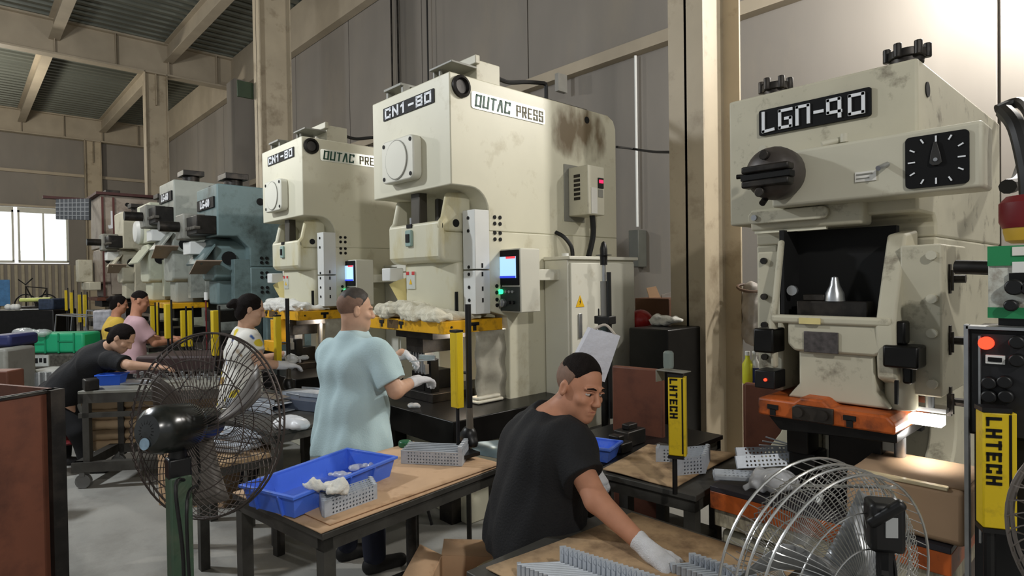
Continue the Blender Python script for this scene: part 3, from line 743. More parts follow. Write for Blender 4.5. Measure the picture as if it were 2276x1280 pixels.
    ps.prism([(sx0+.095, 1.39), (sx1-.06, 1.39), (sx1-.055, 1.25), (sx1-.01, 1.195), (sx0+.05, 1.195), (sx0+.095, 1.25)], 'y', 2.335, 2.55)
    ps.box(sx0+.02, sx1, 2.56, 2.62, 1.2, 1.5)
    ps.build('slide', cream_worn, P, bevel=.010, seg=2)
    MB().cyl((sx1-.0, 2.42, 1.43), (sx1-.0, 2.42, 1.19), .05, n=16).build('slide_corner_post', cream_worn, P, bevel=.004)
    MB().box(-.912, -.793, 2.313, 2.32, 1.375, 1.452).build('data_plate', mat('data_plate', '55504F', .4, .3, var=.4, scale=60), P, bevel=.002)
    MB().box(-.925, -.85, 2.303, 2.31, 1.480, 1.502).build('small_plate', amber, P)
    MB().box(-.62, -.61, 2.32, 2.335, 1.22, 1.30).build('slide_slot', black_m, P)
    a = MB().box(-.98, -.73, 2.42, 2.50, 1.50, 1.56).box(-.96, -.88, 2.43, 2.5, 1.56, 1.585); a.build('connecting_block', dark_steel, P, bevel=.004)
    MB().lathe([(.035, 0), (.032, .03), (.018, .06), (.012, .09), (.0, .095)], (-.85, 2.45, 1.56), (0, 0, 1), 16).build('ball_screw', steel, P)
    MB().cyl((-1.0, 2.44, 1.60), (-1.0, 2.425, 1.60), .02, n=14).build('bolt', steel, P)
    # gibs with bolts
    g = MB().box(-.622, -.502, 2.40, 2.76, 1.245, 1.757).build('gib', cream_worn, P, bevel=.006)
    for z in (1.72, 1.575, 1.46, 1.29): MB().cyl((-.528, 2.40, z), (-.528, 2.382, z), .016, n=10).build('bolt', cream_old, g)
    g = MB().box(-1.135, -1.035, 2.42, 2.76, 1.20, 1.757).build('gib', cream_worn, P, bevel=.006)
    for z in (1.72, 1.575, 1.46, 1.33): MB().cyl((-1.105, 2.42, z), (-1.105, 2.405, z), .013, n=10).build('bolt', dark_steel, g)
    MB().box(-1.10, -1.02, 2.30, 2.41, 1.36, 1.455).build('limit_switch', oily, P, bevel=.008)
    MB().box(-.65, -.545, 2.30, 2.40, 1.345, 1.42).box(-.62, -.59, 2.33, 2.39, 1.42, 1.50).box(-.60, -.57, 2.33, 2.38, 1.29, 1.35).build('limit_switch', oily, P, bevel=.008)
    sb = MB().box(-1.10, -1.02, 2.31, 2.41, 1.22, 1.29).build('switch_box', black, P, bevel=.004)
    MB().cyl((-1.055, 2.31, 1.255), (-1.055, 2.304, 1.255), .006).build('red_indicator', red_on, sb)
    for z in (1.64, 1.43, 1.22):                            # adjusting screws of the side
        w = MB()
        w.bar((-.502, 2.50, z+.05), (-.502, 2.50, z-.05), .012, .02).cyl((-.50, 2.50, z), (-.455, 2.50, z), .014, n=8).cyl((-.49, 2.485, z+.03), (-.49, 2.485, z-.04), .005, n=6)
        w.build('adjusting_screw', dark_steel, P)
    # orange lower plate of the slide
    op = MB().prism([(-1.06, 1.13), (-.60, 1.13), (-.60, 1.165), (-.625, 1.19), (-.80, 1.19), (-.825, 1.215), (-.90, 1.215), (-.925, 1.195), (-1.06, 1.195)], 'y', 2.25, 2.72)
    o = op.build('slide_plate', orange_paint, P, bevel=.008)
    MB().prism([(-.925, 1.135), (-.925, 1.18), (-.91, 1.19), (-.785, 1.19), (-.785, 1.135)], 'y', 2.235, 2.25).build('clamp_block', dark_steel, o, bevel=.003)
    for x_ in (-.90, -.815): MB().cyl((x_, 2.24, 1.165), (x_, 2.222, 1.165), .018, n=12).build('clamp_bolt', dark_steel, o)
    tt = MB()
    for x_ in (-1.0, -.735): tt.box(x_-.02, x_+.02, 2.244, 2.26, 1.158, 1.175).box(x_-.010, x_+.010, 2.244, 2.26, 1.135, 1.16)
    tt.build('t_slot', black_m, o)
    MB().prism([(-.985, 1.08), (-.60, 1.10), (-.60, 1.13), (-1.03, 1.13)], 'y', 2.27, 2.7).build('upper_die', oily, P, bevel=.003)
    MB().box(-.99, -.91, 2.34, 2.45, .98, 1.09).box(-.86, -.68, 2.4, 2.65, .82, 1.10).box(-1.0, -.9, 2.38, 2.5, .82, .98).build('die_block', oily, P, bevel=.006)
    MB().box(-.905, -.875, 2.5, 2.54, .82, 1.1).build('guide_post', cream_old, P)
    MB().cyl((-.63, 2.42, .82), (-.63, 2.42, 1.13), .018).cyl((-.68, 2.36, .90), (-.62, 2.36, .90), .012).build('guide_post', steel, P)
    MB().box(-.72, -.50, 2.45, 2.75, .82, .88).box(-.70, -.54, 2.42, 2.7, .88, .95).build('lower_die', oily, P, bevel=.006)
    # bed
    bd = MB().box(-1.235, -.44, 2.2, 3.0, .805, .825)
    bd.build('bed_top', mat('bed_dark', '38353A', .5, .3, var=.3), P, bevel=.002)
    MB().box(-1.235, -.44, 2.2, 3.0, .735, .805).build('bed_plate', orange_paint, P, bevel=.003)
    dr = MB().box(-1.225, -.45, 2.215, 3.0, .665, .735)
    dr.build('bed_ledge', mat('dripped_cream', 'C9C0A4', .6, var=.2, scale=8, dirt='3A2620', damt=.6, dscale=14, stretch=(1, 1, .25)), P, bevel=.003)
    MB().box(-1.215, -.62, 2.25, 2.9, .50, .64).box(-1.215, -.60, 2.25, 2.9, .30, .48).build('bed_front', cream_worn, P, bevel=.015)
    MB().box(-1.20, -.46, 2.32, 3.1, .0, .665).build('bed_body', mat('bed_body_dark', '5A4B44', .6, var=.3), P)
    pts = [(-.925, .565), (-.885, .60), (-.855, .57), (-.895, .53)]
    MB().prism(pts, 'y', 2.243, 2.25).build('yellowed_sticker', amber, P)
    # work lamp in the throat
    MB().box(-.60, -.50, 2.44, 2.52, 1.185, 1.20).cyl((-.548, 2.45, 1.20), (-.548, 2.45, 1.25), .014).build('lamp_holder', steel, P)
    MB().box(-.60, -.505, 2.40, 2.46, 1.145, 1.176).build('lamp_tube', mat('work_lamp', 'FFFAF0', .3, var=0, emit=9), P)
    return P
LGN = mklgn()
lamp('work_lamp_light', (-.55, 2.44, 1.12), 1.6, NEUT, .03)
lamp('die_lamp_light', (-3.42, 2.72, 1.27), 6.0, NEUT, .03)
lamp('die_lamp_light', (-3.42-2.31, 2.72, 1.27), 5.0, NEUT, .03)
# hose, siren lamp
tag(MB().tube(smoothpath([(-.59, 3.98, 2.50), (-.50, 4.0, 2.52), (-.42, 3.7, 2.35), (-.40, 3.2, 2.05), (-.40, 2.9, 1.98)]), .028, 10).build('conduit_hose', rubber), 'thick black hose hanging at the rear of the nearest press head', 'hose')

# ------------------------------------------------------------------ far presses of the row
def farpress(name, label, xr, w, yf, zt, zh, body, dep=1.5, plate=None, feeder=True, guard=True, round_=False, bedc=None):
    xl = xr-w; O = V(((xl+xr)/2, yf, 0)); P = thing(name, label, 'press', O)
    m_ = MB()
    m_.prism([(yf, zh), (yf+.25, zh), (yf+.40, zh-.15), (yf+.40, zh-.4), (yf+dep, zh-.4), (yf+dep, zt-.02), (yf, zt)], 'x', xl, xr)
    ck = [(yf+.4, zh-.4), (yf+.4, 1.45), (yf+.6, 1.35), (yf+.6, .85), (yf+.1, .75), (yf+.1, 0), (yf+dep, 0), (yf+dep, zh-.4)]
    m_.prism(ck, 'x', xl, xl+.15); m_.prism(ck, 'x', xr-.15, xr); m_.box(xl+.15, xr-.15, yf+1, yf+1.1, 0, zh)
    m_.build('frame', body, P, bevel=.02)
    cxm = (xl+xr)/2
    s_ = MB()
    s_.prism([(xl+.16, 1.75), (xl+.24, 1.70), (xr-.24, 1.70), (xr-.16, 1.75), (xr-.16, zh-.12), (xr-.30, zh-.02), (xl+.30, zh-.02), (xl+.16, zh-.12)], 'y', yf+.0, yf+.5)
    s_.box(xl+.25, xr-.25, yf+.06, yf+.45, 1.38, 1.72)
    s_.build('slide', body, P, bevel=.03, seg=3)
    for a, b in ((xl+.01, xl+.15), (xr-.15, xr-.01)): MB().box(a, b, yf+.2, yf+.42, 1.45, zh-.3).build('gib', body, P, bevel=.005)
    MB().cyl((xr-.01, yf+.55, zt-.2), (xr+.005, yf+.55, zt-.2), .05).build('side_hole', black_m, P)
    MB().cyl((xr-.16, yf+.18, zh-.28), (xr-.13, yf+.18, zh-.28), .09).build('slide_boss', black_m, P)
    bb = MB()
    for z in (1.6, 1.8, 2.0):
        for y in (.55, .62): bb.cyl((xr-.01, yf+y, z), (xr+.01, yf+y, z), .022, n=8).cyl((xr-.01, yf+y, z-.06), (xr+.01, yf+y, z-.06), .022, n=8)
    bb.build('bolt_hole', black_m, P, kind='stuff')
    if plate: MB().box(cxm-.36, cxm+.36, yf-.02, yf, zt-.3, zt-.16).build('name_plate', plate_k, P); text(plate, .14, letter_w, V((cxm, yf-.025, zt-.235)), XR, ZR, P, bold=.006, xs=1.15)
    if feeder:
        f = MB().box(xl+.02, xl+.40, yf-.28, yf, zh-.02, zh+.32).build('gear_box', grey_paint, P, bevel=.02)
        MB().cyl((xl+.2, yf-.28, zh+.15), (xl+.2, yf-.52, zh+.15), .07).build('drum', dark_steel, P)
        MB().box(xl+.4, xr-.03, yf-.24, yf, zh+.02, zh+.26).build('cam_switch_box', dark_steel, P, bevel=.01)
        kk = MB()
        for q in range(6): kk.cyl((xl+.47+q*.075, yf-.2, zh+.10), (xl+.47+q*.075, yf-.27, zh+.10), .022, n=8)
        kk.build('cam', mat('cam_grey', '77736C', .4, .4), P)
        MB().box(xl+.05, xl+.38, yf-.2, yf+.1, zh-.22, zh-.05).build('lower_bracket', white_paint, P, bevel=.01)
        MB().bar((cxm-.1, yf-.05, zh-.48), (cxm+.42, yf-.1, zh-.32), .30, .015).build('deflector_plate', mat('tan_sheet', 'A08D7C', .5), P)
    if round_:
        MB().lathe([(.20, 0), (.22, .05), (.18, .10), (.05, .12)], (xl+.3, yf, zh+.22), (0, -1, 0), 20).build('flywheel_cover', white_paint, P)
    MB().cyl((cxm, yf+.35, zt-.02), (cxm, yf+.35, zt+.12), .12).box(cxm-.17, cxm+.17, yf+.2, yf+.5, zt+.12, zt+.20).cyl((cxm-.33, yf+.2, zt-.02), (cxm-.33, yf+.2, zt+.07), .07).build('roof_valve', dark_steel, P, bevel=.006)
    MB().box(xl-.1, xr+.1, yf-.25, yf+.7, .72, .84).build('bed_plate', dark_steel, P, bevel=.01)
    MB().box(xl+.15, xr-.15, yf, yf+.45, .84, 1.0).box(xl+.2, xr-.2, yf+.02, yf+.4, 1.15, 1.3).build('die_set', oily, P)
    if bedc: MB().box(xl-.02, xr-.02, yf-.1, yf+.45, 1.30, 1.38).build('slide_plate', bedc, P, bevel=.005)
    if guard: MB().prism([(yf+.0, zh-.1), (yf-.18, zh-.35), (yf-.17, zh-.37), (yf+.0, zh-.13)], 'x', xl+.1, xr-.1).build('tilted_guard', body, P)
    return P
teal = mat('teal_grey_paint', '6C8080', .5, var=.1, dirt='39423F', damt=.4)
sage = mat('sage_grey_paint', 'A3A69C', .5, var=.1, dirt='565850', damt=.35)
pale = mat('pale_green_paint', 'C4C7B2', .5, var=.08, dirt='8A8870', damt=.25)
pale2 = mat('pale_cream_paint', 'C0BBA6', .5, var=.08, dirt='807860', damt=.25)
taupe = mat('taupe_paint', '9C9184', .55, var=.1, dirt='57463E', damt=.35)
farpress('mechanical_press', 'teal grey power press with dark cam box, just left of the second cream press', -8.30, .88, 2.5, 2.96, 2.28, teal, plate='LG-60')
farpress('mechanical_press', 'sage grey power press with protruding gear box, left of the teal press', -9.95, .85, 2.4, 3.22, 2.55, sage, plate='LG-60', bedc=yellow_paint)
farpress('mechanical_press', 'pale green power press with white round flywheel cover, third from the far end', -11.95, .98, 2.5, 3.1, 2.4, pale, plate='LG-40', feeder=False, round_=True, bedc=yellow_paint)
farpress('mechanical_press', 'narrow pale cream power press in front of the taupe one with the white letters', -14.25, .85, 2.5, 3.15, 2.40, pale2, feeder=True, guard=True)
PT = farpress('mechanical_press', 'huge taupe power press at the far end with white letters on its side', -17.0, 1.4, 2.54, 3.8, 2.55, taupe, dep=2.2, feeder=False, guard=False, bedc=rust)
text('JC-C', .42, letter_w, V((-16.99, 3.15, 3.25)), (0, 1, 0), ZR, PT, bold=.02)
MB().box(-18.5, -16.9, 2.45, 4.8, 3.8, 3.86).box(-18.6, -18.4, 1.6, 2.5, 3.8, 3.86).build('roof_rail', mat('maroon', '4A2A28', .6), PT)
MB().box(-16.99, -16.96, 2.56, 2.60, 1.4, 3.75).box(-16.99, -16.96, 2.78, 2.82, 2.5, 3.75).build('side_pipe', mat('maroon2', '5A302C', .6), PT)
MB().box(-18.3, -17.1, 2.3, 2.54, 1.55, 1.75).box(-18.35, -17.95, 2.2, 2.5, 1.75, 2.3).build('side_arm', pale2, PT, bevel=.02)
# hanging tally board near the window
sb = thing('tally_board', 'dark grid board hanging in front of the window at the far end', 'board', (-14.3, 2.0, 3.0))
a = PD(124, 443, 12.5); b = PD(198, 441, 12.5); c = PD(198, 489, 12.5); d = PD(124, 487, 12.5)
nrm = (b-a).cross(d-a).normalized()*.06
MB().add([a, b, c, d, a+nrm, b+nrm, c+nrm, d+nrm], [(3, 2, 1, 0), (4, 5, 6, 7), (0, 1, 5, 4), (1, 2, 6, 5), (2, 3, 7, 6), (3, 0, 4, 7)]).build('board_panel', mat('slate', '3B3F44', .5, var=.15), sb)
gm = MB()
for i in range(1, 8): gm.tube([a.lerp(b, i/8)-nrm*.05, d.lerp(c, i/8)-nrm*.05], .012, 4)
for i in range(1, 5): gm.tube([a.lerp(d, i/5)-nrm*.05, b.lerp(c, i/5)-nrm*.05], .012, 4)
gm.build('grid_line', mat('grid_grey', '7C8084', .5), sb)
# ------------------------------------------------------------------ people
skin_m = mat('skin', 'BA8468', .55, var=.08, scale=30, spec=.35)
skin2 = mat('skin_pale', 'C79E84', .55, var=.08, scale=30, spec=.35)
hair_m = mat('black_hair', '1A1412', .8, var=.3, scale=60, bump=.6, bscale=200, spec=.15)
shaved = mat('shaved_hair', '7A5E4E', .7, var=.15, scale=60)
shoe_m = mat('dark_shoe', '1C1A1A', .6, var=.2)
eye_w = mat('eye_white', 'C9C2BA', .3, var=0); iris = mat('dark_iris', '1A1210', .2, var=0); lip_m = mat('lip', '9A5F50', .5, var=0)
def basis(f, u):
    f = V(f).normalized(); u = V(u); u = (u-f*u.dot(f)).normalized(); s = f.cross(u); return s, f, u   # s = the person's right
def head_prims(S, c, f, u, sc, ears=True, face=True):
    s, f, u = basis(f, u); c = V(c)
    def L(a, b, d): return c + (s*a+f*b+u*d)*sc
    R = [tuple(s), tuple(f), tuple(u)]
    E = lambda p, r, k=.02, op='u': S.ell(L(*p), tuple(x*sc for x in r), k*sc, R, op)
    E((0, -.012, .036), (.076, .095, .084))
    E((0, .022, -.03), (.062, .066, .08), .03)
    E((0, .03, -.07), (.052, .052, .045), .03)
    E((0, .066, -.098), (.022, .02, .018), .03)
    if face:
        for q in (-1, 1):
            E((q*.033, .095, .004), (.017, .012, .011), .012, 's')
            E((q*.042, .062, -.025), (.022, .022, .018), .02)
            S.cap(L(q*.012, .090, .023), L(q*.048, .078, .022), .009*sc, .006*sc, .012*sc)
            E((q*.011, .100, -.034), (.009, .010, .008), .008)
        S.cap(L(0, .088, .012), L(0, .108, -.028), .007*sc, .012*sc, .012*sc)
        S.cap(L(-.018, .084, -.060), L(.018, .084, -.060), .007*sc, None, .008*sc)
        S.cap(L(-.014, .084, -.073), L(.014, .084, -.073), .008*sc, None, .008*sc)
    if ears:
        for q in (-1, 1):
            E((q*.080, -.008, -.004), (.009, .019, .031), .008)
            E((q*.088, -.002, -.002), (.006, .010, .018), .004, 's')
    return L, R
def hand_prims(S, w, d, n, side, curl, sc=1, g=0, spread=.10, tcurl=.3):
    """w wrist, d towards the fingers, n out of the back of the hand, side = +1 thumb on d x n side"""
    d = V(d).normalized(); n = V(n); n = (n-d*n.dot(d)).normalized(); t = d.cross(n)*side
    w = V(w)
    pc = w+d*.045*sc
    S.cap(w, w+d*.02*sc, .026*sc+g, None, .02)
    for q in (-.026, -.009, .009, .026): S.cap(w+d*.015*sc+t*q*.7*sc, w+d*.085*sc+t*q*sc, .015*sc+g, .0125*sc+g, .014)
    for q, L0 in ((.030, .068), (.010, .076), (-.010, .070), (-.029, .055)):
        p = w+d*.088*sc+t*q*sc; dd = (d+t*q*spread*30).normalized(); a = curl
        for seg, fr in ((0, .45), (1, .30), (2, .25)):
            dd = (dd*math.cos(a)-n*math.sin(a)).normalized() if seg == 0 else (dd*math.cos(a*1.2)-(n*math.cos(a*(seg+.2))+d*math.sin(a*(seg+.2)))*math.sin(a*1.2)).normalized()
            e = p+dd*L0*fr*1.05*sc
            S.cap(p, e, (.0098-.001*seg)*sc+g, (.0090-.001*seg)*sc+g, .003); p = e
    p = w+d*.025*sc+t*.024*sc; dd = (d*.75+t*.75-n*.25).normalized()
    for L0, r in ((.040, .013), (.032, .011), (.026, .0095)):
        e = p+dd*L0*sc; S.cap(p, e, r*sc+g, r*.9*sc+g, .006); p = e; dd = (dd+d*tcurl-n*tcurl*.5-t*tcurl*.4).normalized()
def person(label, J, f, u, sc=1.0, h=.007, hl=.004, skin=skin_m, shirt=None, pants=None, group=None, hem=None, sleeve=.62, glove=None, gh=.004,
           hairf=None, hand=None, wr=(.004, (6, 3, 4)), loc=None, face=True, thick=1.0, feet=True, hips=.10, chest=.115, belly=.105, eyes=False, flare=0, shirt_h=None):
    """J joints: head neck sl sr el er wl wr pel hl hr kl kr al ar"""
    J = {k: V(p) for k, p in J.items()}
    loc = loc or (J['pel'].x, J['pel'].y, 0)
    P = thing('person', label, 'person', loc, group=group)
    sh = (J['sr']-J['sl']).normalized(); hp = (J['hr']-J['hl']).normalized()
    fw_t = J['neck']-J['pel']
    def tors(S, g, t=1):
        up_ = fw_t.normalized()
        S.cap(J['sl'], J['sr'], .058*t+g, None, .05)
        c1 = J['neck']-fw_t*.30; S.cap(c1-sh*.085*t, c1+sh*.085*t, chest*t+g, None, .08)
        c2 = J['neck']-fw_t*.62; md = (sh+hp).normalized(); S.cap(c2-md*.065*t, c2+md*.065*t, belly*t+g, None, .08)
        c3 = J['neck']-fw_t*.82; S.cap(c3-md*.065*t, c3+md*.065*t, belly*t+g, None, .08)
        S.cap(J['hl'], J['hr'], hips*t+g, None, .08)
        S.cap(J['neck']-up_*.03, J['neck']-fw_t*.2, .075*t+g, .10*t+g, .06)
    S = SDF(); tors(S, -.01, thick)
    headc = J['head']; s_, f_, u_ = basis(f, u)
    L, R = head_prims(S, headc, f, u, sc, face=face)
    S.cap(L(0, -.02, -.05), J['neck']-fw_t.normalized()*.02, .056*sc, .062*sc, .03)
    for a, b, c, k in (('sl', 'el', 'wl', -1), ('sr', 'er', 'wr', 1)):
        S.cap(J[a], J[b], .050*thick, .041*thick, .03); S.cap(J[b], J[c], .042*thick, .027, .015)
    for a, b, c in (('hl', 'kl', 'al'), ('hr', 'kr', 'ar')):
        S.cap(J[a], J[b], .078, .055, .05); S.cap(J[b], J[c], .055, .038, .02)
    hand = hand or {}
    for k, w_, e_ in (('l', 'wl', 'el'), ('r', 'wr', 'er')):
        d0, n0, sd, cu = hand.get(k, (J[w_]-J[e_], V((0, 0, 1)), 1 if k == 'l' else -1, .35))
        hand_prims(S, J[w_], d0, n0, sd, cu)
    S.build('body', skin, P, h)
    # head detail in finer mesh: hair, eyes
    if hairf: hairf(P, L, R, sc, hl)
    if eyes:
        for q in (-1, 1):
            e = MB().ball(L(q*.032, .0785, .002), (.0120*sc, .0120*sc, .0070*sc), 12, 8).build('eye', eye_w, P)
            MB().ball(L(q*.032-.002, .0855, .002), .0064*sc, 10, 8).build('iris', iris, e)
            MB().tube([L(q*.018, .0925, .0095), L(q*.032, .0935, .0125), L(q*.048, .084, .0075)], .0032, 6).build('eyelid', skin, P)
            MB().tube([L(q*.014, .097, .023), L(q*.030, .096, .028), L(q*.050, .083, .023)], [.003, .004, .002], 6).build('eyebrow', hair_m, P)
        MB().tube([L(-.020, .0885, -.0655), L(0, .0925, -.0645), L(.020, .0885, -.0655)], .0028, 6).build('lip', lip_m, P)
    if shirt is not None:
        S = SDF(); g = .014; tors(S, g, thick)
        for a, b in (('sl', 'el'), ('sr', 'er')):
            e = J[a].lerp(J[b], sleeve); S.cap(J[a]+(J[b]-J[a])*.02, e, .064*thick+g*.5, .068*thick+g*.4, .045, flat=True)
        if flare: S.cap(hem+md_(J)*-.07, hem+md_(J)*.07, flare, None, .09)
        if hem is not None:
            hd = (V(hem)-J['neck']).normalized(); S.plane(hem, hd)
        S.ell(J['neck']+fw_t.normalized()*.06+f_*.02, .078, .015, op='s')
        S.build('shirt', shirt, P, shirt_h or h, amp=wr[0], freq=wr[1], seed=3)
    if pants is not None:
        S = SDF(); S.cap(J['hl'], J['hr'], hips*thick+.006, None, .06)
        for a, b, c in (('hl', 'kl', 'al'), ('hr', 'kr', 'ar')):
            S.cap(J[a], J[b], .092, .072, .05); S.cap(J[b], J[c], .072, .060, .03)
        pl = V(J['pel'])+fw_t.normalized()*.10; S.plane(pl, fw_t.normalized())
        S.build('trousers', pants, P, max(h, .008), amp=.004, freq=(5, 5, 3), seed=5)
    if feet:
        for a in ('al', 'ar'):
            p = J[a]; dr = V((f_.x, f_.y, 0)).normalized(); S = SDF()
            fz = p.z-.055
            S.cap(V((p.x, p.y, fz+.0)) - dr*.03, V((p.x, p.y, fz))+dr*.15, .045, .038, .02); S.cap(p, V((p.x, p.y, fz))-dr*.0, .045, .045, .03)
            S.plane((p.x, p.y, fz-.034), (0, 0, -1))
            S.build('shoe', shoe_m, P, .009)
    if glove:
        for k, w_, e_ in (('l', 'wl', 'el'), ('r', 'wr', 'er')):
            if k not in glove: continue
            d0, n0, sd, cu = hand.get(k, (J[w_]-J[e_], V((0, 0, 1)), 1 if k == 'l' else -1, .35))
            S = SDF(); hand_prims(S, J[w_], d0, n0, sd, cu, g=.0028)
            a = J[w_]-(J[w_]-J[e_]).normalized()*.05; S.cap(J[w_]+V(d0).normalized()*.02, a, .030, .034, .012, flat=True)
            S.build('glove', glove_m, P, gh, amp=.0012, freq=(25, 25, 25))
    return P
def md_(J): return ((J['sr']-J['sl']).normalized()+(J['hr']-J['hl']).normalized()).normalized()
def short_hair(mt=None, top=.045, back=-.06, fwd=.035, sides=True):
    def fn(P, L, R, sc, h):
        c = L(0, 0, 0); f = (L(0, 1, 0)-c).normalized(); u = (L(0, 0, 1)-c).normalized()
        if sides:
            S = SDF(); S.ell(L(0, -.014, .036), tuple(x*sc for x in (.079, .097, .087)), .01, R)
            S.plane(L(0, fwd-.012, .04), (f*.9-u*.42)); S.plane(L(0, -.05, back), (-u*.85+f*.45))
            S.build('shaved_sides', shaved, P, h)
        S = SDF(); S.ell(L(0, -.012, .042), tuple(x*sc for x in (.076, .094, .094)), .01, R)
        S.plane(L(0, fwd+.03, .09), (f*.8-u*.5)); S.plane(L(0, 0, top), -u+f*.1)
        S.build('hair', mt or hair_m, P, h, amp=.0015, freq=(30, 30, 30))
    return fn
def long_hair(bun=None, tail=None):
    def fn(P, L, R, sc, h):
        c = L(0, 0, 0); f = (L(0, 1, 0)-c).normalized(); u = (L(0, 0, 1)-c).normalized()
        S = SDF(); S.ell(L(0, -.020, .036), tuple(x*sc for x in (.084, .100, .092)), .01, R)
        S.ell(L(0, -.055, -.03), tuple(x*sc for x in (.068, .062, .075)), .03, R)
        S.ell(L(0, .13, -.045), tuple(x*sc for x in (.085, .115, .085)), .01, R, 's')
        if bun: S.ell(L(*bun), .042*sc, .01); S.ell(L(bun[0], bun[1]-.03, bun[2]-.02), .03*sc, .01)
        if tail: S.cap(L(0, -.10, .03), L(*tail), .03*sc, .015*sc, .02)
        S.build('hair', hair_m, P, h, amp=.002, freq=(20, 20, 20))
    return fn
# seated man in black at the nearest press
hd = PD(1288, 862, 2.40)
f1 = (-FW*.76 + RT*.60 - UP*.20)
J = dict(head=hd, neck=PD(1222, 925, 2.44), sl=PD(1180, 975, 2.66), sr=PD(1262, 985, 2.30), er=PD(1326, 1112, 2.14), wr=PD(1440, 1222, 1.99),
         el=PD(1290, 1085, 2.70), wl=PD(1313, 1035, 2.66), pel=PD(1185, 1180, 2.47), hl=PD(1165, 1180, 2.57), hr=PD(1205, 1190, 2.38),
         kl=PD(1355, 1195, 2.85), kr=PD(1375, 1215, 2.58))
J['al'] = V((J['kl'].x+.02, J['kl'].y-.05, .09)); J['ar'] = V((J['kr'].x+.02, J['kr'].y-.10, .09))
hdr = (PD(1490, 1262, 1.93)-J['wr'])
black_tee = mat('black_cotton', '18181A', .85, var=.2, scale=5, bump=.3, bscale=120)
PM = person('seated man with cropped hair in black t-shirt and white gloves, looking back over his shoulder', J, f1, UP-FW*.05+RT*.20, sc=1.03, h=.0046, hl=.004,
       shirt=black_tee, pants=mat('navy_work_trousers', '16171D', .85, var=.2), hem=PD(1180, 1232, 2.45), sleeve=.60, glove='lr', gh=.0032,
       hairf=short_hair(), hand={'r': (hdr, V((.1, -.15, 1)), -1, .30), 'l': (PD(1335, 1075, 2.62)-J['wl'], RT*.3-FW*.6+UP*.5, 1, .5)},
       chest=.135, belly=.135, hips=.135, thick=1.06, eyes=True, wr=(.010, (4, 4, 2.5)), flare=.15)
# stool under him
st = thing('stool', 'wooden stool with a pale padded seat under the seated man', 'stool', (J['pel'].x-.02, J['pel'].y, 0))
c = V((J['pel'].x-.06, J['pel'].y-.03, 0))
MB().lathe([(.19, 0), (.215, .015), (.22, .035), (.20, .055), (0, .06)], (c.x, c.y, .375), (0, 0, 1), 28).build('seat', mat('straw_pad', 'C9B78E', .85, var=.2, scale=10), st)
for a in range(4):
    q = math.radians(45+90*a); MB().cyl((c.x+.14*math.cos(q), c.y+.14*math.sin(q), .38), (c.x+.19*math.cos(q), c.y+.19*math.sin(q), 0), .017, n=8).build('leg', table_steel, st)
MB().tube([(c.x+.165*math.cos(a*.524), c.y+.165*math.sin(a*.524), .2) for a in range(12)], .008, 6, True).build('foot_ring', table_steel, st)

# standing man in the pale blue shirt
X0, Y0 = -3.17, 1.66
hd = PD(790, 690, 3.52)
J = dict(head=hd, neck=PD(783, 742, 3.56), sl=PD(738, 784, 3.69), sr=PD(836, 784, 3.41), er=PD(880, 868, 3.36), wr=PD(922, 846, 3.52),
         el=PD(800, 850, 3.95), wl=PD(893, 785, 3.98), pel=PD(782, 985, 3.55), hl=PD(757, 990, 3.62), hr=PD(812, 990, 3.47))
J['kl'] = PD(775, 1110, 3.66); J['kr'] = PD(826, 1120, 3.50)
J['al'] = V((J['hl'].x+.03, J['hl'].y+.02, .09)); J['ar'] = V((J['hr'].x+.05, J['hr'].y+.02, .09))
tee2 = mat('pale_blue_cotton', 'B4CCD0', .85, var=.07, scale=4, bump=.2, bscale=120)
person('standing man with grey cropped hair in pale blue t-shirt, back to camera', J, V((.28, .95, -.10)), ZR, sc=1.0, h=.006, hl=.005, skin=skin2,
       shirt=tee2, pants=mat('dark_navy_trousers', '1B1E2E', .85, var=.2), hem=PD(782, 1003, 3.54), sleeve=.78, glove='lr', gh=.004,
       hairf=short_hair(mat('greying_hair', '3A342F', .6, var=.3, scale=50), top=.0, back=-.05, fwd=.03),
       hand={'r': (PD(955, 842, 3.60)-J['wr'], V((0, 0, 1)), -1, .45), 'l': (PD(925, 800, 4.02)-J['wl'], V((0, 0, 1)), 1, .45)},
       chest=.125, belly=.13, hips=.12, thick=1.1, wr=(.014, (3.2, 3.2, 2.6)), flare=.165)
# woman in the floral blouse
hd = PD(558, 688, 4.60)
J = dict(head=hd, neck=PD(545, 735, 4.62), sl=PD(538, 755, 4.74), sr=PD(556, 757, 4.48), er=PD(580, 808, 4.45), wr=PD(628, 812, 4.58),
         el=PD(575, 800, 4.95), wl=PD(628, 788, 5.0), pel=PD(532, 905, 4.62), hl=PD(522, 905, 4.70), hr=PD(545, 908, 4.55))
J['kl'] = V((J['hl'].x-.02, J['hl'].y+.05, .42)); J['kr'] = V((J['hr'].x-.02, J['hr'].y+.05, .42))
J['al'] = V((J['hl'].x, J['hl'].y, .09)); J['ar'] = V((J['hr'].x, J['hr'].y, .09))
flo = mat('floral_cotton', 'E2DFD6', .85, var=.04)
nt = flo.node_tree; b = nt.nodes['Principled BSDF']; src = b.inputs['Base Color'].links[0].from_socket
tc = nt.nodes.new('ShaderNodeTexCoord')
